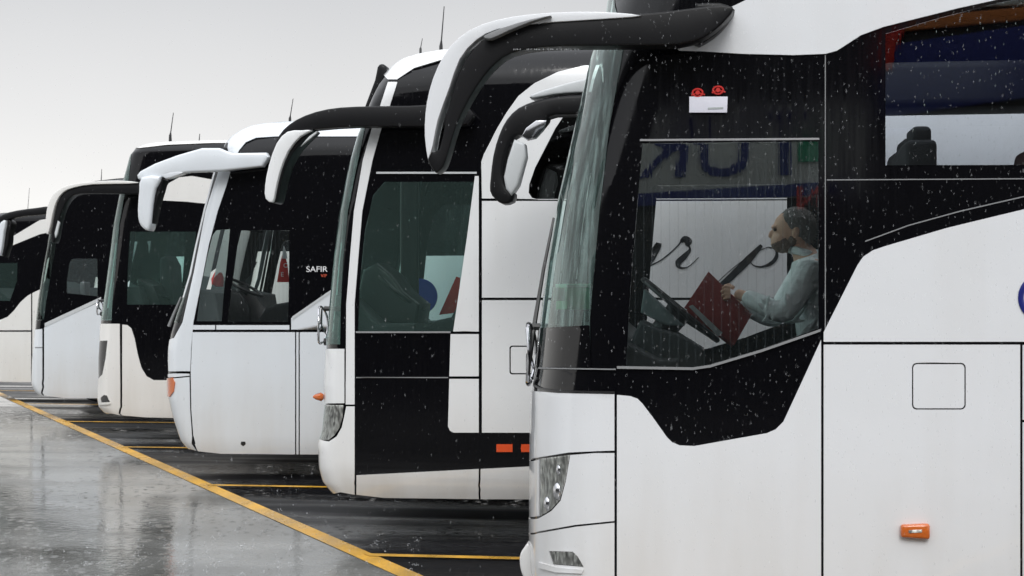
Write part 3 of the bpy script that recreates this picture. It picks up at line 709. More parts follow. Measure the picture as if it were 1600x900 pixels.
# near mirror
arm = [(1146, 19), (1138, 13), (1110, 13), (1040, 22), (960, 29), (880, 36), (820, 42), (780, 52), (752, 70), (728, 100), (712, 140), (700, 190), (690, 235), (676, 240), (672, 252), (681, 268), (686, 271), (696, 262), (704, 240), (716, 200),
       (736, 158), (758, 124), (778, 102), (802, 86), (850, 77), (925, 75), (1040, 74), (1070, 71), (1096, 64), (1118, 50), (1134, 35)]
Ym = 6.82
arm_o = slab('mirror_arm', arm, Ym, 0.13, M['mblack'], b.root, b.org, bevel=0.05, smooth=2, seg=4)
cov = slab('mirror_cover', [(672, 247), (668, 215), (669, 180), (675, 145), (688, 108), (708, 76), (738, 51), (778, 36), (830, 27), (900, 23), (960, 24), (1003, 29), (960, 33), (880, 38), (830, 42), (780, 50), (748, 66), (722, 96), (706, 140), (688, 190), (680, 230), (674, 248)],
     Ym - 0.005, 0.14, M['white1'], arm_o, b.org, bevel=0.05, smooth=2, seg=4)
slab('mirror_arm_cap', [(757, 58), (790, 44), (830, 32), (862, 26), (830, 36), (795, 50), (768, 62)], Ym - 0.09, 0.06, M['grey'], arm_o, b.org, bevel=0.008, smooth=2)
# arm mounting foot on the roof
slab('mirror_mount', [(1086, 14), (1092, 9), (1125, 8), (1145, 16), (1146, 24), (1128, 48), (1105, 66), (1085, 70)], Ym + 0.1, 0.12, M['mblack'], b.root, b.org, bevel=0.03, smooth=2)
# far mirror
Yf = b.Y0 + b.W + 0.08
far_o = slab('mirror_arm', [(960, 150), (905, 150), (870, 153), (838, 160), (812, 171), (794, 189), (782, 213), (773, 245), (769, 278), (768, 300), (776, 312), (788, 320), (803, 316), (806, 303), (796, 296), (789, 275), (792, 250), (800, 225), (812, 213), (830, 214), (846, 205), (858, 190), (870, 182), (960, 178)],
             Yf, 0.18, M['mblack'], b.root, b.org, bevel=0.04, smooth=2, seg=3)
slab('mirror_plate', [(805, 219), (822, 226), (824, 246), (812, 290), (801, 307), (792, 296), (789, 278), (795, 250)], Yf - 0.04, 0.14, M['plate'], far_o, b.org, bevel=0.02)
slab('mirror_bracket', [(815, 213), (822, 200), (838, 188), (855, 188), (850, 204), (838, 217), (825, 220)], Yf - 0.09, 0.03, M['chrome'], far_o, b.org, bevel=0.008)
slab('mirror_cover', [(960, 120), (905, 128), (868, 138), (832, 150), (835, 156), (868, 150), (905, 147), (960, 146)], Yf, 0.15, M['plate'], far_o, b.org, bevel=0.02, smooth=2)

#@@BUS2
b = Coach('second coach from the front, white with a tall black side and sloping door window', 10.5, 2.5,
          [(80, 612), (103, 597), (135, 586), (165, 575), (200, 563), (215, 557), (255, 545), (330, 530), (400, 521), (475, 514), (545, 508), (600, 506), (632, 507), (672, 503), (690, 497), (730, 498), (750, 502), (765, 512), (785, 530)],
          [(598, 102), (608, 98), (625, 89), (650, 81), (690, 74), (900, 68), (1100, 66)], 0.30, 2.6, M['white2'], tuck=0.03, zb=0.62)
B2 = b; ZR = b.rtab[-1][1]
scr = [(570, 197), (560, 245), (543, 330), (536, 400), (532, 475), (531, 538)]
bott = [(512, 763), (532, 769), (556, 774), (600, 778), (750, 780), (900, 780)]
shell = [(450, 539)] + scr[::-1] + [(450, 197), (450, 60), (700, 40), ('w', b.rear, ZR), ('w', b.rear, 0.36)] + bott[::-1] + [(450, 763), (450, 700)]
drv = [(601, 284), (741, 284), (730, 370), (718, 450), (709, 518), (559, 518), (562, 440), (570, 360), (583, 305)]
win = [(887, 172), (868, 200), (836, 262), (827, 288), (826, 301), (831, 309), (842, 312), (1290, 311), (1290, 172)]
z1, z0 = b.hit(1330, 70)[1], b.hit(1330, 166)[1]
more = [[('w', x, z1), ('w', x + 1.5, z1), ('w', x + 1.5, z0), ('w', x, z0)] for x in (1.35, 2.95, 4.55, 6.15)]
b.skin('body_shell', shell, M['black'], holes=[drv, win], off=-0.008, th=0.014)
b.skin('windscreen', [(450, 197)] + scr + [(450, 538)], M['screeng'], off=-0.004, th=0)
b.skin('driver_window', drv, M['glassg'], off=-0.006, th=0)
b.skin('side_window', win, M['glassd'], off=-0.006, th=0)
b.skin('pillar', [(606, 128), (621, 128), (609, 165), (596, 200), (582, 250), (566, 330), (560, 400), (554, 475), (554, 632), (540, 632), (541, 475), (547, 400), (553, 330), (567, 250), (581, 200), (594, 165)], M['white2'])
b.skin('roof_panel', [(604, 96), (616, 60), (800, 30), ('w', b.rear, ZR), ('w', b.rear, 3.5), (1100, 66), (912, 68), (860, 70), (770, 78), (690, 93), (647, 106), (620, 124), (606, 124)], M['white2'])
curve = [(914, 102), (872, 112), (835, 130), (810, 150), (792, 175), (777, 200), (767, 220), (756, 241), (752, 253)]
b.skin('rear_body', [(914, 102), (1100, 98), ('w', b.rear, 3.34), ('w', b.rear, 2.55), (1100, 310), ] + [(842, 311)] + [(753, 310)] + curve[::-1], M['white2'], holes=[win])
b.skin('side_panel', [(753, 314), (1100, 314), ('w', b.rear, 2.53), ('w', b.rear, 1.84), (1100, 465), (753, 465)], M['white2'])
flap = ring_gap(796, 540, 850, 585, 4); flapi = ring_gap(798, 542, 848, 583, 3)
b.skin('luggage_door', [(753, 469), (1100, 469), ('w', b.rear, 1.82), ('w', b.rear, 0.86), (1100, 677), (753, 676)], M['white2'], holes=[flap])
b.skin('fuel_flap', flapi, M['white2'], off=-0.001)
b.skin('door_panel', [(742, 275), (748, 275), (748, 518), (708, 518), (718, 450), (730, 368)], M['white2'])
b.skin('door_panel', [(704, 522), (748, 522), (748, 588), (702, 588)], M['white2'])
b.skin('door_panel', [(702, 592), (748, 592), (748, 676), (709, 676), (703, 673), (700, 666)], M['white2'])
b.skin('sill_panel', [(557, 743), (748, 733), (748, 780), (600, 778), (557, 773)], M['white2'])
b.skin('sill_panel', [(751, 733), (826, 729), (1100, 716), ('w', b.rear, 0.66), ('w', b.rear, 0.34), (1100, 781), (751, 780)], M['white2'])
b.skin('front_panel', [(450, 545), (538, 545), (538, 630), (450, 630)], M['white2'])
b.skin('front_bumper', [(541, 635), (554, 635), (554, 773), (532, 769), (512, 763), (450, 763), (450, 686), (500, 686), (514, 690), (526, 682), (534, 668), (538, 650)], M['white2'])
b.skin('headlight', [(450, 633), (536, 633), (535, 652), (530, 668), (522, 680), (513, 687), (450, 684)], M['reflector'], off=-0.005, th=0.002)
b.skin('headlight_lens', [(450, 633), (536, 633), (535, 652), (530, 668), (522, 680), (513, 687), (450, 684)], M['clear'], off=0, th=0)
strip(b, 'window_trim', [(588, 270), (745, 270)], 3, M['plate'])
strip(b, 'window_trim', [(556, 519), (704, 519)], 2.6, M['silver'])
strip(b, 'panel_line', [(556, 590), (700, 590)], 1.6, M['grey'], off=-0.004)
for x0, x1 in ((776, 801), (815, 838)):
    b.skin('marker_light', [(x0, 694), (x1, 694), (x1, 706), (x0, 706)], M['redlens'], off=0.012, th=0.02, both=False)
bm = bmesh.new(); pc = P(496, 620, b.org.y - 0.9)
tube(bm, [pc + Vector((-0.035, 0, 0)), pc + Vector((-0.015, 0, 0)), pc + Vector((0.03, 0, 0)), pc + Vector((0.05, 0, 0))], [0.008, 0.022, 0.034, 0.02], 10); finish(bm, 'marker_light', M['orange'], b.root, b.org)
b.badge(503, 508, b.org.y - 0.5, 0.15, 0.04)
b.common(floor=1.0)
dash(b, [(525, 470), (560, 465), (600, 505), (655, 505), (670, 620), (525, 620)])
slab('instrument_cowl', [(578, 422), (600, 412), (622, 430), (640, 455), (665, 475), (660, 510), (590, 500), (570, 460)], b.Y0 + 0.7, 0.5, M['trim'], b.root, b.org, bevel=0.03)
b.wheel(P(625, 452, b.Y0 + 0.65), 0.50, (0.64, 0, 0.77), M['trim'])
bm = bmesh.new(); box(bm, (P(640, 420, 11.9).x, 11.9, 2.2), (0.16, 0.05, 2.2), bev=0.02); finish(bm, 'door_post', M['trim'], b.root, b.org)
slab('driver_seat', [(668, 512), (690, 500), (712, 495), (760, 400), (775, 405), (760, 560), (668, 560)], b.Y0 + 0.7, 0.46, M['fabric'], b.root, b.org, bevel=0.04)
for i in range(4):
    for yy in (10.95, 12.6): b.seat(0.3 + 0.9 * i, yy, 1.3, M['fabric'])
# dark visor-like windscreen top and mirrors
slab('windscreen_frame', [(590, 128), (594, 108), (600, 103), (606, 105), (609, 112), (606, 130), (592, 168), (577, 200), (566, 200), (576, 165)], b.Y0 + 0.45, 0.22, M['mblack'], b.root, b.org, bevel=0.03, smooth=2)
Ym = b.Y0 - 0.12
arm_o = slab('mirror_arm', [(432, 262), (427, 250), (431, 232), (440, 212), (455, 196), (480, 182), (515, 172), (560, 168), (640, 167), (730, 166), (732, 196), (640, 199), (560, 199), (500, 203), (470, 208), (450, 218), (440, 240)], Ym, 0.13, M['mblack'], b.root, b.org, bevel=0.04, smooth=2)
slab('mirror_cover', [(476, 206), (455, 208), (438, 226), (426, 260), (420, 292), (421, 312), (432, 317), (436, 300), (443, 270), (456, 238), (474, 216), (492, 206)], Ym - 0.01, 0.2, M['white2'], arm_o, b.org, bevel=0.04, smooth=2)
slab('mirror_head', [(458, 212), (494, 204), (490, 212), (470, 232), (452, 262), (442, 300), (437, 317), (430, 314), (434, 280), (446, 240)], Ym + 0.03, 0.2, M['mblack'], arm_o, b.org, bevel=0.03, smooth=2)
slab('mirror_bracket', [(475, 225), (470, 229), (484, 213), (496, 205), (495, 209)], Ym - 0.08, 0.03, M['plate'], arm_o, b.org, bevel=0.004)
b.antenna(689, 72, 694, 10)
b.antenna(657, 76, 660, 60, r=0.004)

# script lettering on its flank, read through the first coach's windows
def stroke(bm, path, widths, bb):
    pp = catmull([(x, y) for x, y in path], 5, closed=False)
    n = len(pp); vsL = []; vsR = []
    for i, (x, y) in enumerate(pp):
        ax, ay = pp[max(i - 1, 0)]; bx, by = pp[min(i + 1, n - 1)]
        dx, dy = bx - ax, by - ay; l = math.hypot(dx, dy) or 1
        u = i / (n - 1) * (len(widths) - 1); k = min(int(u), len(widths) - 2); w = widths[k] + (widths[k + 1] - widths[k]) * (u - k)
        ox, oy = -dy / l * w / 2, dx / l * w / 2
        vsL.append(bm.verts.new(P(x + ox, y + oy, bb.Y0 - 0.004))); vsR.append(bm.verts.new(P(x - ox, y - oy, bb.Y0 - 0.004)))
    for i in range(n - 1): bm.faces.new((vsL[i], vsL[i + 1], vsR[i + 1], vsR[i]))
bm = bmesh.new()
for path, wd in (([(905, 392), (915, 400), (926, 396), (936, 384), (944, 376)], [4, 7, 5, 2, 2]),
                 ([(1010, 420), (1020, 402), (1029, 382), (1018, 392)], [2, 9, 10, 3]),
                 ([(1012, 417), (1035, 405), (1058, 385), (1066, 374)], [2, 2, 2, 3]),
                 ([(1064, 378), (1070, 373), (1077, 377), (1072, 384)], [5, 9, 9, 5]),
                 ([(1066, 374), (1078, 388), (1070, 400), (1060, 410), (1062, 418), (1075, 417), (1092, 402)], [3, 3, 9, 10, 4, 1.5, 1]),
                 ([(1128, 446), (1150, 425), (1170, 405), (1190, 383)], [10, 11, 12, 5]),
                 ([(1122, 440), (1150, 415), (1180, 395), (1200, 386)], [1.2, 1.2, 1.5, 1.5]),
                 ([(1171, 408), (1178, 415), (1190, 417), (1204, 412), (1213, 402), (1212, 390), (1200, 386)], [1.5, 2, 3, 6, 6, 3, 1.5])):
    stroke(bm, path, wd, b)
finish(bm, 'script_lettering', M['ink'], b.root, b.org)

#@@BUS3
b = Coach('third coach, cool white with a white mirror arm and square side windows', 14.1, 2.5,
          [(188, 392), (195, 372), (205, 358), (218, 346), (240, 341), (270, 333), (330, 317), (383, 304), (429, 294), (465, 284), (490, 275), (520, 266), (545, 262.5), (585, 262), (620, 263), (650, 270), (690, 283), (704, 298), (712, 320)],
          [(340, 222), (350, 209), (362, 202), (380, 195), (400, 190), (440, 187), (560, 186), (700, 186)], 0.34, 2.5, M['white3'], r=0.35, rz=0.4, tuck=0.02)
B3 = b; ZR = b.rtab[-1][1]
bott = [(298, 702), (308, 705), (345, 709), (500, 711), (600, 711)]
shell = [(200, 505), (285, 504), (302, 429), (311, 383), (321, 330), (341, 268), (200, 268), (200, 160), (600, 150), ('w', b.rear, ZR), ('w', b.rear, 0.28)] + bott[::-1] + [(200, 702)]
wa = [(337, 360), (359, 358), (355, 400), (350, 450), (346, 502), (307, 502), (313, 450), (322, 405), (331, 368)]
wb = [(376, 360), (452, 360), (450, 503), (355, 503), (361, 450), (370, 385)]
b.skin('body_shell', shell, M['black'], holes=[wa, wb], off=-0.008, th=0.014)
b.skin('side_window', wa, M['glass'], off=-0.006, th=0); b.skin('driver_window', wb, M['glassw'], off=-0.006, th=0)
b.skin('pillar', [(341, 268), (360, 268), (353, 292), (340, 330), (326, 383), (317, 429), (302, 504), (299, 540), (297, 580), (263, 580), (262, 540), (272, 528), (285, 504), (302, 429), (311, 383), (321, 330)], M['white3'])
b.skin('windscreen', [(200, 268), (341, 268), (321, 330), (311, 383), (302, 429), (285, 504), (200, 504)], M['screenc'], off=-0.006, th=0)
b.skin('windscreen_trim', [(334, 268), (336.5, 268), (320, 330), (307.5, 383), (298, 429), (287, 465), (285, 465), (295.5, 429), (305, 383), (317.5, 330)], M['white3'], off=0.0, th=0.004)
b.skin('windscreen_trim', [(337.5, 268), (340, 268), (321, 330), (310, 383), (301, 429), (284, 504), (281, 504), (298.5, 429), (308, 383), (320, 330)], M['trim'], off=-0.002, th=0.004)
b.skin('roof_panel', [(200, 221), (352, 221), (356, 232), (362, 262), (366, 250), (374, 234), (384, 222), (400, 215), (430, 213), (600, 213), ('w', b.rear, 3.42), ('w', b.rear, ZR), (600, 150), (300, 150), (200, 180)], M['white3'])
b.skin('sill_panel', [(302, 508), (336, 508), (336, 515), (301, 515)], M['white3']); b.skin('sill_panel', [(338, 508), (452, 508), (452, 515), (338, 515)], M['white3'])
b.skin('side_panel', [(455, 515), (455, 497), (512, 458), (560, 428), (590, 411), (630, 400), (800, 399), ('w', b.rear, 2.25), ('w', b.rear, 1.55), (800, 515)], M['white3'])
strip(b, 'window_trim', [(457, 497), (512, 459), (556, 431)], 5, M['plate'], off=0.006)
b.skin('door_panel', [(301, 519), (461, 519), (461, 710), (345, 709), (309, 705), (302, 680), (299, 640), (298, 580), (300, 540)], M['white3'])
b.skin('door_panel', [(463, 519), (466.5, 519), (466.5, 710), (463, 710)], M['white3'])
b.skin('luggage_door', [(468.5, 519), (800, 519), ('w', b.rear, 1.53), ('w', b.rear, 0.28), (800, 711), (468.5, 710)], M['white3'])
b.skin('front_panel', [(200, 582), (296, 584), (296, 587), (276, 589), (200, 590)], M['white3'])
b.skin('front_bumper', [(200, 592), (275, 591), (296, 589), (297, 640), (300, 682), (306, 704), (298, 702), (200, 702)], M['white3'])
b.skin('marker_light', [(262, 592), (270, 590), (274, 598), (272, 612), (266, 620), (262, 612)], M['orange'], off=0.012, th=0.02)
b.skin('rivet', [(377, 690), (383, 690), (384, 694), (380, 697), (376, 694)], M['trim'], off=0.003, th=0.004, both=False)
b.skin('keyhole', [(507, 580), (512, 580), (512, 587), (507, 587)], M['trim'], off=0.003, th=0.004, both=False)
b.common(floor=0.95)
# windscreen proper (front face) seen edge-on
bm = bmesh.new(); tube(bm, [P(264, 510, 14.4), P(272, 490, 14.4), P(283, 464, 14.4)], [0.02, 0.016, 0.01], 6); tube(bm, [P(276, 500, 14.45), P(290, 462, 14.45), P(306, 400, 14.45)], 0.01, 6); finish(bm, 'wiper', M['grey'], b.root, b.org)
dash(b, [(300, 470), (318, 452), (345, 458), (352, 500), (380, 510), (380, 600), (300, 600)])
slab('instrument_cowl', [(362, 452), (385, 458), (402, 480), (405, 505), (360, 505)], b.Y0 + 0.7, 0.5, M['trim'], b.root, b.org, bevel=0.02)
b.wheel(P(382, 449, b.Y0 + 0.65), 0.44, (0.45, 0, 0.89))
slab('driver_seat', [(412, 500), (425, 480), (440, 475), (470, 470), (480, 380), (492, 380), (490, 510), (412, 510)], b.Y0 + 0.7, 0.46, M['fabric'], b.root, b.org, bevel=0.04)
for i in range(3):
    for yy in (14.55, 16.2): b.seat(-1.6 + 0.9 * i, yy, 1.2, M['fabric'])
text_obj('lettering', 'SAFIR', 0.082, M['letter'], b.root, Matrix.Translation(P(495, 421, b.Y0 - 0.006) - b.org) @ Matrix.Rotation(R(90), 4, 'X') @ Matrix.Diagonal((1.12, 1, 1, 1)))
text_obj('lettering', 'VIP', 0.045, M['letterred'], b.root, Matrix.Translation(P(506, 431, b.Y0 - 0.006) - b.org) @ Matrix.Rotation(R(90), 4, 'X'))
Ym = b.Y0 - 0.12
arm_o = slab('mirror_arm', [(217, 274), (222, 268), (245, 256), (280, 243), (318, 232), (345, 232), (365, 240), (418, 239), (422, 246), (412, 261), (350, 268), (300, 270), (270, 274), (250, 279), (225, 283), (218, 280)], Ym, 0.12, M['white3'], b.root, b.org, bevel=0.025, smooth=0, seg=3)
slab('mirror_cover', [(226, 278), (222, 300), (220, 330), (222, 348), (228, 357), (236, 361), (240, 350), (243, 320), (248, 295), (256, 277)], Ym - 0.01, 0.2, M['white3'], arm_o, b.org, bevel=0.04, smooth=2)
slab('mirror_head', [(254, 278), (247, 296), (241, 320), (239, 345), (241, 353), (245, 335), (251, 310), (259, 282)], Ym + 0.02, 0.16, M['mblack'], arm_o, b.org, bevel=0.02, smooth=2)
slab('mirror_bracket', [(256, 272), (275, 268), (290, 270), (280, 275), (262, 280)], Ym, 0.12, M['white3'], arm_o, b.org, bevel=0.03, smooth=2)
bm = bmesh.new(); tube(bm, [P(351, 241, b.Y0 - 0.03), P(352, 232, b.Y0 - 0.06), P(355, 224, b.Y0 + 0.02)], [0.012, 0.022, 0.01], 8); finish(bm, 'marker_light', M['trim'], b.root, b.org)
b.antenna(453, 185, 458, 154)

#@@BUS4
b = Coach('fourth coach, tall and black-topped with a black notch low on its white side', 17.6, 2.5,
          [(222, 214), (232, 205), (260, 198), (285, 191), (305, 186), (350, 177), (430, 167), (480, 160), (503, 156.5), (560, 153), (600, 153), (622, 152), (634, 153.5), (643, 161), (650, 175)],
          [(203, 231), (215, 226), (260, 221), (330, 219), (600, 218)], 0.50, 2.7, M['white4'], r=0.2, rz=0.14, tuck=0.02)
B4 = b; ZR = b.rtab[-1][1]
scr = [(205, 240), (200, 285), (194, 305), (186, 350), (179, 430), (175, 470), (174, 500)]
bott = [(160, 643), (190, 649), (225, 652), (270, 653), (400, 654)]
shell = [(100, 501)] + scr[::-1] + [(100, 240), (100, 190), (300, 180), ('w', b.rear, ZR), ('w', b.rear, 0.33)] + bott[::-1] + [(100, 643)]
drv = [(203, 362), (306, 362), (303, 400), (300, 476), (198, 476), (199, 430)]
b.skin('body_shell', shell, M['black'], holes=[drv], off=-0.008, th=0.014)
b.skin('windscreen', [(100, 240)] + scr + [(100, 500)], M['screeng'], off=-0.004, th=0)
b.skin('driver_window', drv, M['glassg'], off=-0.006, th=0)
b.skin('roof_panel', [(249, 313), (254, 300), (264, 286), (280, 277), (300, 275), (335, 281), (345, 322), (320, 318), (290, 315)], M['white4'])
b.skin('roof_edge', [(203, 236), (203, 200), (600, 190), ('w', b.rear, ZR), ('w', b.rear, ZR - 0.04), (600, 222), (330, 223), (260, 226), (218, 231)], M['white4'])
b.skin('side_panel', [(191, 507), (199, 508), (205, 513), (210, 528), (215, 553), (221, 575), (229, 588), (240, 594), (262, 594), (272, 570), (300, 480), (330, 425), (360, 402), (400, 393), (600, 392), ('w', b.rear, 2.4), ('w', b.rear, 0.33), (400, 654), (270, 653), (225, 652), (191, 649)], M['white4'])
b.skin('front_bumper', [(100, 505), (187, 506), (188, 649), (160, 643), (100, 643)], M['white4'], holes=[[(140, 533), (168, 532), (165, 560), (160, 585), (154, 592), (140, 592)], [(157, 622), (162, 617), (167, 618), (172, 628), (158, 629)]])
b.skin('headlight', [(140, 532), (168, 531), (165, 560), (160, 586), (154, 593), (140, 593)], M['lampdark'], off=-0.006, th=0.003)
b.skin('fog_light', [(157, 622), (162, 617), (167, 618), (172, 628), (158, 629)], M['lampdark'], off=-0.006, th=0.003)
strip(b, 'bumper_lip', [(156, 631), (173, 630)], 3, M['white4'], off=0.02, both=True)
b.common(floor=1.0)
b.badge(155, 480, b.org.y - 0.3, 0.1, 0.04)
dash(b, [(172, 462), (205, 448), (225, 448), (232, 470), (232, 520), (172, 520)])
b.wheel(P(240, 452, b.Y0 + 0.65), 0.46, (0.5, 0, 0.86))
slab('instrument_cowl', [(226, 436), (250, 447), (262, 478), (225, 478)], b.Y0 + 0.6, 0.5, M['trim'], b.root, b.org, bevel=0.02)
slab('driver_seat', [(258, 404), (268, 400), (276, 415), (280, 476), (256, 476)], b.Y0 + 0.9, 0.4, M['fabric'], b.root, b.org, bevel=0.04)
Ym = b.Y0 - 0.12
arm_o = slab('mirror_arm', [(228, 287), (190, 287), (150, 288), (122, 292), (106, 299), (96, 312), (90, 332), (86, 355), (84, 372), (87, 380), (91, 372), (96, 345), (104, 322), (114, 309), (130, 303), (190, 303), (228, 303)], Ym, 0.16, M['mblack'], b.root, b.org, bevel=0.04, smooth=2)
slab('mirror_cover', [(77, 362), (77, 340), (80, 322), (88, 305), (102, 294), (122, 288), (150, 284.5), (190, 283), (222, 286), (205, 288), (150, 289), (120, 294), (104, 301), (94, 314), (88, 332), (84, 352), (80, 366)], Ym - 0.01, 0.2, M['white4'], arm_o, b.org, bevel=0.03, smooth=2)
slab('mirror_plate', [(91, 345), (94, 348), (90, 366), (87, 372), (86, 364)], Ym - 0.09, 0.03, M['plate'], arm_o, b.org, bevel=0.004)  # pale sliver put in for the glint at the mirror tip
b.antenna(266, 212, 271, 176, r=0.008); b.antenna(311, 222, 312, 209, r=0.008)

#@@BUS5
b = Coach('fifth coach, bluish white with a slanting sill under its black side', 21.1, 2.5,
          [(278, 150), (284, 125), (292, 103), (300, 92), (320, 85), (365, 77), (430, 65), (470, 59), (515, 54), (560, 50), (600, 49), (612, 55), (619, 64), (626, 80)],
          [(92, 298), (104, 291), (125, 287), (150, 283), (190, 278), (300, 276)], 0.32, 2.6, M['white5'], r=0.2, rz=0.16, tuck=0.02)
B5 = b; ZR = b.rtab[-1][1]
scr = [(103, 298), (97, 320), (90, 365), (79, 430), (72, 470), (68, 500)]
shell = [(-30, 501)] + scr[::-1] + [(-30, 298), (-30, 240), (300, 240), ('w', b.rear, ZR), ('w', b.rear, 0.33), (300, 623), (100, 622), (67, 618), (-30, 618)]
drv = [(108, 412), (111, 406), (117, 404), (152, 404), (152, 463), (104, 458), (104, 440)]
pn2 = [(80, 388), (106, 386), (100, 404), (97, 450), (80, 455), (74, 440)]
b.skin('body_shell', shell, M['black'], holes=[drv], off=-0.008, th=0.014)
b.skin('driver_window', drv, M['glass'], off=-0.006, th=0)
b.skin('side_panel', [(69, 512), (85, 503), (158, 471), (188, 453), (205, 436), (216, 414), (228, 404), (245, 401), (500, 400), ('w', b.rear, 2.4), ('w', b.rear, 0.33), (300, 623), (100, 622), (69, 618)], M['white5'])
strip(b, 'window_trim', [(70, 508), (85, 501), (158, 467)], 6, M['plate'], off=0.006)
b.skin('front_bumper', [(-30, 517), (53, 517), (66, 514), (66, 618), (-30, 618)], M['white5'])
strip(b, 'bumper_line', [(55, 543), (66, 543)], 1.6, M['grey'])
b.skin('windscreen', [(-30, 298)] + scr + [(-30, 500)], M['screenc'], off=-0.006, th=0)
b.common(floor=0.95)
dash(b, [(72, 455), (95, 448), (120, 470), (130, 500), (72, 500)])
b.wheel(P(115, 461, b.Y0 + 0.6), 0.42, (0.3, 0, 0.95))
bm = bmesh.new(); q = P(133, 455, b.Y0 + 0.9); box(bm, q, (0.09, 0.2, 0.3), bev=0.02); finish(bm, 'driver_seat', M['grey'], b.root, b.org)
Ym = b.Y0 - 0.12
arm_o = slab('mirror_arm', [(82, 323), (60, 325), (30, 329), (8, 335), (-4, 345), (3, 350), (14, 344), (40, 338), (82, 334)], Ym, 0.16, M['mblack'], b.root, b.org, bevel=0.03, smooth=2)
slab('mirror_cover', [(14, 345), (6, 348), (1, 360), (-1, 380), (1, 396), (5, 399), (8, 385), (11, 362)], Ym - 0.01, 0.22, M['white5'], arm_o, b.org, bevel=0.04, smooth=2)
slab('mirror_head', [(13, 345), (20, 345), (22, 352), (18, 366), (17, 380), (12, 396), (10, 402), (7, 398), (7, 385), (9, 365)], Ym + 0.04, 0.18, M['mblack'], arm_o, b.org, bevel=0.02, smooth=2)
b.antenna(158, 284, 159, 264, r=0.008)

#@@BUS6
b = Coach('sixth coach, farthest of the row, with a pale slanting band across its black side', 24.8, 2.5,
          [(330, -20), (380, -35), (450, -48), (520, -55), (570, -55), (600, -45)],
          [(-30, 338), (0, 333), (30, 331), (75, 329), (300, 327)], 0.4, 2.6, M['white6'], r=0.2, rz=0.16)
B6 = b; ZR = b.rtab[-1][1]
shell = [(-200, 600), (-200, 250), (300, 250), ('w', b.rear, ZR), ('w', b.rear, 0.33), (300, 598), (0, 597)]
drv = [(-12, 411), (27, 411), (26, 440), (15, 470), (-12, 470)]
b.skin('body_shell', shell, M['black'], holes=[drv], off=-0.008, th=0.014)
b.skin('driver_window', drv, M['glassg'], off=-0.006, th=0)
b.skin('roof_panel', [(17, 371), (62, 344), (110, 335), (110, 356), (62, 366), (18, 384)], M['white6'])
b.skin('side_panel', [(-200, 502), (0, 500), (12, 495), (22, 485), (32, 472), (42, 463), (48.5, 459), (48.5, 516), (-200, 516)], M['white6'])
b.skin('side_panel', [(50.5, 458), (75, 446), (110, 437), (150, 433), (300, 432), ('w', b.rear, 2.3), ('w', b.rear, 0.33), (300, 598), (50.5, 597)], M['white6'])
b.skin('door_panel', [(-200, 518.5), (48.5, 518.5), (48.5, 597), (-200, 597)], M['white6'])
dash(b, [(-30, 455), (0, 450), (25, 470), (25, 500), (-30, 500)])
b.common(floor=0.95)
b.antenna(43, 332, 46, 294, r=0.006)

#@@THINGS
# ------------------------------------------------------------------ small things in and on the coaches
e = empty('tissue_box', P(895, 487, 8.1)); tag(e, 'pale green tissue box on the dashboard behind the windscreen of the nearest coach', 'box')
bm = bmesh.new(); cB = P(895, 463, 8.1); box(bm, (cB.x, cB.y, cB.z - 0.01), (0.15, 0.13, 0.13), Matrix.Rotation(R(35), 3, 'Z'), bev=0.004); finish(bm, 'carton', M['greenside'], e, e.location)
bm = bmesh.new(); box(bm, (cB.x, cB.y, cB.z + 0.06), (0.155, 0.135, 0.02), Matrix.Rotation(R(35), 3, 'Z'), bev=0.004)
box(bm, (cB.x - 0.052, cB.y - 0.075, cB.z + 0.012), (0.115, 0.004, 0.075), Matrix.Rotation(R(35), 3, 'Z'), bev=0.001); finish(bm, 'lid', M['greenbox'], e, e.location)
bm = bmesh.new(); q = P(996, 556, 7.25); box(bm, (0, 0, 0), (0.09, 0.05, 0.065), Matrix.Rotation(R(15), 3, 'Y'), bev=0.006)
tag(finish(bm, 'carton', M['olive'], loc=q), 'small olive yellow carton behind the bottom corner of the driver window', 'carton')
# hanging card with two suction cups
e = empty('window_card', P(1106, 165, 6.9)); tag(e, 'white card held by two red suction cups high on the nearest coach', 'card')
def cardpart(nm, pts, th, mat, dy): return slab(nm, pts, 6.925 + dy, th, mat, e, e.location, bevel=0.001)
cardpart('card', [(1077, 151), (1137, 151), (1136, 176), (1077, 176)], 0.006, M['card'], 0)
cardpart('printed_line', [(1106, 168), (1130, 167), (1130, 170), (1106, 171)], 0.003, M['paper'], -0.004)
for cx, cy_ in ((1090, 145), (1122, 141)):
    bm = bmesh.new(); c0 = P(cx, cy_, 6.925)
    tube(bm, [c0 + Vector((0, -0.008 * 0, 0)) + Vector((0.024 * math.cos(a), 0, 0.018 * math.sin(a))) for a in [2 * math.pi * i / 20 for i in range(21)]], 0.005, 6, cap=False)
    tube(bm, [c0 + Vector((-0.03, 0, -0.012)), c0, c0 + Vector((0.035, 0, -0.01))], 0.004, 6); tube(bm, [c0 + Vector((0, -0.01, 0)), c0 + Vector((0, 0.01, 0))], 0.011, 10)
    finish(bm, 'suction_cup', M['red'], e, e.location)
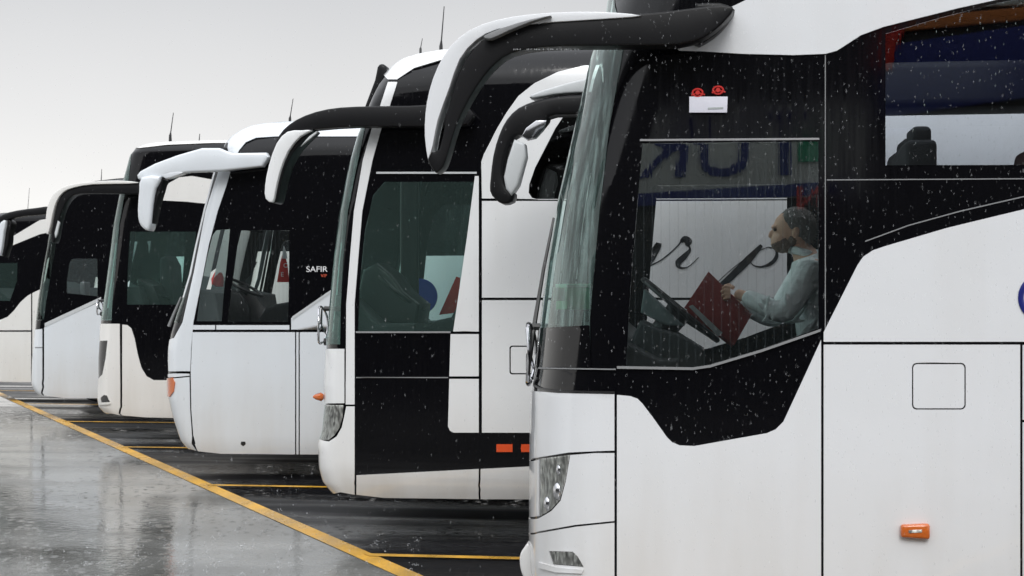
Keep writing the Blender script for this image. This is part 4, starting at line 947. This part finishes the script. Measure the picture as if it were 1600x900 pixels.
# pennants and bag hanging in the third coach, disc and pennant in the second
e = empty('pennant', P(443, 392, 15.3)); tag(e, 'red pennant with pale letters hanging in the window of the third coach', 'pennant')
slab('cloth', [(443, 392), (449, 412), (452, 441), (433, 441), (438, 410)], 15.3, 0.01, M['red'], e, e.location, bevel=0.001)
slab('cord', [(443.5, 384), (447, 394), (449, 404), (441, 404), (442, 392)], 15.29, 0.014, M['plate'], e, e.location, bevel=0.001)
text_obj('lettering', 'C', 0.07, M['letter'], e, Matrix.Translation(P(446, 415, 15.27) - Vector(e.location)) @ Matrix.Rotation(R(90), 4, 'X')); text_obj('lettering', 'E', 0.07, M['letter'], e, Matrix.Translation(P(441, 429, 15.27) - Vector(e.location)) @ Matrix.Rotation(R(90), 4, 'X'))
tag(slab('hanging_bag', [(337, 426), (341, 420), (345, 426), (348, 434), (347, 448), (333, 448), (332, 436)], 15.6, 0.12, M['red'], None, bevel=0.02), 'small red bag hanging in the front quarter window of the third coach', 'bag')
e = empty('round_sign', P(660, 490, 12.3)); tag(e, 'round blue disc standing inside the door window of the second coach', 'disc')
bm = bmesh.new(); cD = P(656, 463, 12.3); rd = 28 / 2222 * 12.4
tube(bm, [cD + Vector((0, -0.015, 0)), cD + Vector((0, 0.015, 0))], rd, 36); finish(bm, 'disc', M['blue'], e, e.location)
tag(slab('pennant', [(713, 432), (719, 434), (716, 480), (710, 489), (686, 492)], 12.35, 0.01, M['red'], None, bevel=0.001), 'plain red triangular cloth beside the blue disc in the second coach', 'pennant')

#@@DRIVER
# ------------------------------------------------------------------ the driver
YD = 7.55
pr = empty('person', P(1275, 640, YD)); tag(pr, 'grey haired man in a pale blue shirt reading at the wheel of the nearest coach', 'person')
def D3(px, py, dy=0.0): return P(px, py, YD) + Vector((0, dy, 0))
def skin_bm(chains):
    """chains of (point, radius) -> one skinned mesh, evaluated"""
    vs0, es0, rad, idx = [], [], [], {}
    for ch in chains:
        last = None
        for p, r in ch:
            key = tuple(round(c, 4) for c in p)
            if key not in idx: idx[key] = len(vs0); vs0.append(p); rad.append(r)
            if last is not None: es0.append((last, idx[key]))
            last = idx[key]
    me = bpy.data.meshes.new('t'); me.from_pydata(vs0, es0, []); o = bpy.data.objects.new('t', me); C.objects.link(o)
    md = o.modifiers.new('s', 'SKIN'); 
    for i, sv in enumerate(me.skin_vertices[0].data): sv.radius = (rad[i] if isinstance(rad[i], tuple) else (rad[i], rad[i]))
    me.skin_vertices[0].data[0].use_root = True
    sb = o.modifiers.new('u', 'SUBSURF'); sb.levels = 2; sb.render_levels = 2
    dg = bpy.context.evaluated_depsgraph_get(); m2 = bpy.data.meshes.new_from_object(o.evaluated_get(dg))
    bm = bmesh.new(); bm.from_mesh(m2); bpy.data.objects.remove(o)
    return bm
def remesh(bm, name, mat, parent, vox, smooth=3, sharp=180):
    me = bpy.data.meshes.new('t'); bm.to_mesh(me); bm.free(); o = bpy.data.objects.new('t', me); C.objects.link(o)
    md = o.modifiers.new('r', 'REMESH'); md.mode = 'VOXEL'; md.voxel_size = vox
    s2 = o.modifiers.new('k', 'SMOOTH'); s2.iterations = smooth; s2.factor = 0.5
    dg = bpy.context.evaluated_depsgraph_get(); m2 = bpy.data.meshes.new_from_object(o.evaluated_get(dg)); bpy.data.objects.remove(o)
    b2 = bmesh.new(); b2.from_mesh(m2)
    return finish(b2, name, mat, parent, parent.location, sharp=sharp, weld=False)
def ell(bm, c, s, rot=0):
    r = bmesh.ops.create_icosphere(bm, subdivisions=4, radius=1); v = r['verts']
    bmesh.ops.scale(bm, verts=v, vec=s); bmesh.ops.rotate(bm, verts=v, matrix=Matrix.Rotation(R(rot), 3, 'Y'), cent=(0, 0, 0)); bmesh.ops.translate(bm, verts=v, vec=c)
pel, bel, che, upc, nck = D3(1292, 560), D3(1288, 515), D3(1280, 465), D3(1270, 420), D3(1256, 396)
shL, elL, wrL = D3(1262, 425, -0.19), D3(1222, 492, -0.24), D3(1160, 462, -0.10)
shR, elR, wrR = D3(1262, 425, 0.19), D3(1212, 500, 0.24), D3(1150, 470, 0.10)
hipL, knL, ftL = D3(1275, 575, -0.1), D3(1145, 590, -0.14), D3(1110, 720, -0.14)
hipR, knR, ftR = D3(1275, 575, 0.1), D3(1145, 590, 0.14), D3(1110, 720, 0.14)
hd = D3(1236, 361)
chains = [[(pel, 0.14), (bel, 0.13), (che, 0.13), (upc, 0.10), (nck, 0.058), (D3(1245, 378), 0.058)],
          [(upc, 0.10), (shL, 0.065), (elL, 0.046), (wrL, 0.030), (D3(1146, 458, -0.09), 0.032)], [(upc, 0.10), (shR, 0.065), (elR, 0.046), (wrR, 0.030), (D3(1136, 466, 0.08), 0.032)],
          [(pel, 0.14), (hipL, 0.09), (knL, 0.065), (ftL, 0.045)], [(pel, 0.14), (hipR, 0.09), (knR, 0.065), (ftR, 0.045)]]
bm = skin_bm(chains)
# head, jaw, nose, ears
ell(bm, hd + Vector((0.012, 0, 0.014)), (0.104, 0.076, 0.098)); ell(bm, hd + Vector((-0.045, 0, -0.045)), (0.058, 0.056, 0.066), 20)
ell(bm, hd + Vector((-0.101, 0, -0.014)), (0.014, 0.012, 0.024), 28); ell(bm, hd + Vector((-0.085, 0, 0.022)), (0.018, 0.045, 0.012))
ell(bm, hd + Vector((-0.088, 0, -0.066)), (0.016, 0.024, 0.010))
for sg in (-1, 1): ell(bm, hd + Vector((0.02, sg * 0.078, -0.012)), (0.017, 0.010, 0.032), 10)
# fingers curl round the book's edge
for hc, sg in ((D3(1144, 457, -0.09), -1), (D3(1134, 465, 0.08), 1)):
    for k, (ln, dz) in enumerate(((0.040, 0.026), (0.046, 0.009), (0.043, -0.008), (0.034, -0.024))):
        r0 = hc + Vector((-0.010, sg * 0.012, dz)); r1 = r0 + Vector((-ln * 0.75, -sg * 0.0, dz * 0.2)); r2 = r1 + Vector((-ln * 0.25, -sg * 0.024, -0.006)); r3 = r2 + Vector((0.014, -sg * 0.02, -0.006))
        tube(bm, [r0, r1, r2, r3], [0.010, 0.009, 0.0085, 0.007], 8)
    r0 = hc + Vector((0.008, -sg * 0.012, 0.022)); tube(bm, [r0, r0 + Vector((-0.026, -sg * 0.014, 0.016)), r0 + Vector((-0.052, -sg * 0.02, 0.010))], [0.012, 0.011, 0.009], 8)
remesh(bm, 'body', M['skin'], pr, 0.0045, 2)
shc = [[(pel, 0.165), (bel, 0.155), (che, 0.155), (D3(1273, 430), 0.125), (D3(1262, 404), 0.09), (D3(1257, 396), 0.07)],
       [(D3(1273, 430), 0.125), (shL, 0.085), ((shL + elL) / 2, 0.070), (elL, 0.064), ((elL + wrL) / 2, 0.055), (wrL, 0.044)],
       [(D3(1273, 430), 0.125), (shR, 0.085), ((shR + elR) / 2, 0.070), (elR, 0.064), ((elR + wrR) / 2, 0.055), (wrR, 0.044)]]
bm = skin_bm(shc)
random.seed(3)
for i in range(16):    # folds round the elbows and over the belly
    t = random.random(); base = (elL + (wrL - elL) * t * 0.5) if i % 2 else (elL + (shL - elL) * t * 0.6)
    ell(bm, base + Vector((random.uniform(-0.02, 0.02), -0.045, random.uniform(-0.03, 0.03))), (0.008, 0.014, 0.055), random.uniform(-60, 60))
for i in range(10): ell(bm, D3(1240 + random.uniform(-15, 30), 470 + i * 8, -0.14), (0.009, 0.014, 0.06), random.uniform(30, 100))
remesh(bm, 'shirt', M['shirt'], pr, 0.007, 2)
bm = bmesh.new()
ring = [D3(1257, 397) + Vector((0.066 * math.cos(a) - 0.004, 0.072 * math.sin(a), -0.020 * math.cos(a) + 0.004)) for a in [2 * math.pi * i / 28 for i in range(29)]]
tube(bm, ring, 0.021, 8, cap=False); finish(bm, 'collar', M['shirt'], pr, pr.location)
bm = skin_bm([[(pel + Vector((0, 0, -0.02)), 0.16), (hipL, 0.10), (knL, 0.08), (ftL, 0.06)], [(pel + Vector((0, 0, -0.02)), 0.16), (hipR, 0.10), (knR, 0.08), (ftR, 0.06)]])
remesh(bm, 'trousers', M['trousers'], pr, 0.01, 2)
bm = bmesh.new(); ell(bm, hd + Vector((0.030, 0, 0.030)), (0.101, 0.083, 0.096), 18); ell(bm, hd + Vector((0.06, 0, -0.015)), (0.06, 0.078, 0.07))
bmesh.ops.bisect_plane(bm, geom=bm.verts[:] + bm.edges[:] + bm.faces[:], plane_co=hd + Vector((-0.040, 0, 0.03)), plane_no=Vector((-0.62, 0, -0.78)), clear_outer=True)
for v in bm.verts: v.co += Vector((random.uniform(-1, 1), random.uniform(-1, 1), random.uniform(-1, 1))) * 0.0022
for f in [f for f in bm.faces if random.random() < 0.55]:
    c0 = f.calc_center_median(); n0 = (c0 - hd).normalized(); a_ = n0.orthogonal().normalized() * 0.0022; b_ = n0.cross(a_).normalized() * 0.0022
    tip = c0 + n0 * random.uniform(0.006, 0.016) + Vector((0.006, random.uniform(-.005, .005), random.uniform(-0.012, 0.004)))
    q = [bm.verts.new(c0 - n0 * 0.003 + v_) for v_ in (a_, b_, -a_)] + [bm.verts.new(tip)]
    for i_, j_ in ((0, 1), (1, 2), (2, 0)): bm.faces.new((q[i_], q[j_], q[3]))
finish(bm, 'hair', M['hair'], pr, pr.location, weld=False)
bm = bmesh.new(); ell(bm, hd + Vector((-0.046, 0, -0.058)), (0.061, 0.060, 0.056), 22); ell(bm, hd + Vector((0.002, 0, -0.045)), (0.034, 0.074, 0.04), 0)
bmesh.ops.bisect_plane(bm, geom=bm.verts[:] + bm.edges[:] + bm.faces[:], plane_co=hd + Vector((-0.06, 0, -0.052)), plane_no=Vector((-0.45, 0, 1)), clear_outer=True)
for v in bm.verts: v.co += Vector((random.uniform(-1, 1), random.uniform(-1, 1), random.uniform(-1, 1))) * 0.003
finish(bm, 'beard', M['beard'], pr, pr.location)
for sg in (-1, 1):
    bm = bmesh.new(); ell(bm, hd + Vector((-0.083, sg * 0.032, 0.006)), (0.011, 0.012, 0.009)); finish(bm, 'eye', M['eye'], pr, pr.location)
# the book
bk = empty('book', P(1122, 482, YD)); tag(bk, 'red covered book held open in the hands of the seated man', 'book')
slab('cover', [(1107, 424), (1175, 491), (1147, 540), (1069, 481)], YD - 0.06, 0.012, M['book'], bk, bk.location, bevel=0.003)
slab('pages', [(1109, 428), (1171, 491), (1146, 536), (1074, 482)], YD - 0.035, 0.03, M['paper'], bk, bk.location, bevel=0.002)
slab('page_edge', [(1076, 479), (1082, 476), (1129, 520), (1122, 526)], YD - 0.072, 0.01, M['paper'], bk, bk.location, bevel=0.002)
slab('cover', [(1109, 432), (1168, 495), (1143, 543), (1072, 486)], YD + 0.05, 0.012, M['book'], bk, bk.location, bevel=0.003)

#@@BACK
# ------------------------------------------------------------------ terminal building behind the photographer (seen only mirrored in the glass)
tb = empty('terminal_building', (0, -25, 0)); tag(tb, 'long grey terminal building with navy and orange signs, mirrored in the coach windows', 'building')
bm = bmesh.new(); box(bm, (-22, -30, 6), (80, 10, 12)); finish(bm, 'wall', M['facade'], tb, tb.location)  # unseen wall, widened to keep reflections in the black panels dark
for i in range(-13, 4):
    bm = bmesh.new(); box(bm, (i * 4.4 - 1, -24.98, 2.2), (4.2, 0.08, 3.4)); finish(bm, 'window', M['facadeglass'], tb, tb.location)
bm = bmesh.new(); box(bm, (0.6, -24.9, 5.9), (7.6, 0.12, 2.5), bev=0.03); s1 = finish(bm, 'sign_board', M['signpale'], tb, tb.location)
text_obj('lettering', 'TUR', 2.5, M['signnavy'], tb, Matrix.Translation(Vector((0.6, -24.8, 6.0)) - tb.location) @ Matrix.Rotation(R(180), 4, 'Z') @ Matrix.Rotation(R(90), 4, 'X'), extrude=0.03)
bm = bmesh.new(); box(bm, (0.6, -24.86, 4.75), (7.0, 0.1, 0.34), Matrix.Rotation(R(-3), 3, 'Y')); finish(bm, 'sign_stripe', M['signnavy'], tb, tb.location)
bm = bmesh.new(); box(bm, (7.2, -24.9, 8.0), (5.2, 0.14, 1.9), Matrix.Rotation(R(-7), 3, 'Y'), bev=0.03); finish(bm, 'sign_board', M['signnavy'], tb, tb.location)
bm = bmesh.new(); box(bm, (7.4, -24.9, 9.35), (5.0, 0.16, 0.34), Matrix.Rotation(R(-4), 3, 'Y'), bev=0.03); finish(bm, 'sign_stripe', M['signorange'], tb, tb.location)
bm = bmesh.new(); box(bm, (7.6, -24.95, 10.2), (5.4, 0.12, 1.1), bev=0.03); finish(bm, 'sign_board', M['signpale'], tb, tb.location)
bm = bmesh.new(); box(bm, (5.0, -24.8, 8.9), (0.55, 0.16, 1.8), Matrix.Rotation(R(18), 3, 'Y'), bev=0.03); finish(bm, 'sign_stripe', M['signred'], tb, tb.location)
text_obj('lettering', 'N', 0.9, M['signred'], tb, Matrix.Translation(Vector((2.9, -24.8, 4.6)) - tb.location) @ Matrix.Rotation(R(180), 4, 'Z') @ Matrix.Rotation(R(90), 4, 'X'), extrude=0.03)
bm = bmesh.new(); box(bm, (2.9, -24.78, 6.0), (0.5, 0.05, 0.8)); finish(bm, 'sign_stripe', M['signgreen'], tb, tb.location)

#@@RAIN
# ------------------------------------------------------------------ falling rain
random.seed(11); vv, ff = [], []
def bead(p, w, h, lean=0.04):
    n0 = len(vv)
    vv.append((p.x + lean * h, p.y, p.z + h)); vv.append((p.x - lean * h, p.y, p.z - h))
    for a in range(5):
        an = 2 * math.pi * a / 5; vv.append((p.x + math.cos(an) * w, p.y + math.sin(an) * w, p.z - h * 0.35))
    for a in range(5):
        i, j = n0 + 2 + a, n0 + 2 + (a + 1) % 5; ff.append((n0, i, j)); ff.append((n0 + 1, j, i))
for i in range(7500):
    Y = 3.0 + 17 * random.random() ** 1.0; px, py = random.uniform(-60, 1660), random.uniform(-40, 940)
    p = P(px, py, Y)
    if p.z < 0.05: continue
    if Y > 6.7 and p.x > -1.0: Y = random.uniform(3.0, 6.7); p = P(px, py, Y)
    k = random.random()
    w = random.uniform(0.00035, 0.00075) * (1.6 if k > 0.97 else 1) * (0.6 + Y * 0.06)
    bead(p, w, w * random.uniform(4.5, 10.0), random.uniform(0.0, 0.10))
for i in range(480):   # splashes where drops strike the wet lane
    px, py = random.uniform(-40, 660), 610 + 300 * random.random() ** 0.8
    g_ = G(px, py)
    for q in range(random.randint(2, 5)):
        a_ = random.uniform(0, 6.28); r_ = random.uniform(0.004, 0.03)
        bead(g_ + Vector((math.cos(a_) * r_, math.sin(a_) * r_, random.uniform(0.008, 0.03))), random.uniform(0.002, 0.0045), random.uniform(0.003, 0.007), 0)
for i in range(34):    # drips hanging under the near mirror arm
    if random.random() < 0.75:
        p = P(795 + i * 3.6 + random.uniform(-1.5, 1.5), 77, 6.75); bead(p, 0.0035, 0.005)
me = bpy.data.meshes.new('raindrops'); me.from_pydata(vv, [], ff); me.update()
o = link('raindrops', me, M['rain']); tag(o, 'falling raindrops across the whole row of coaches', 'rain', kind='stuff')
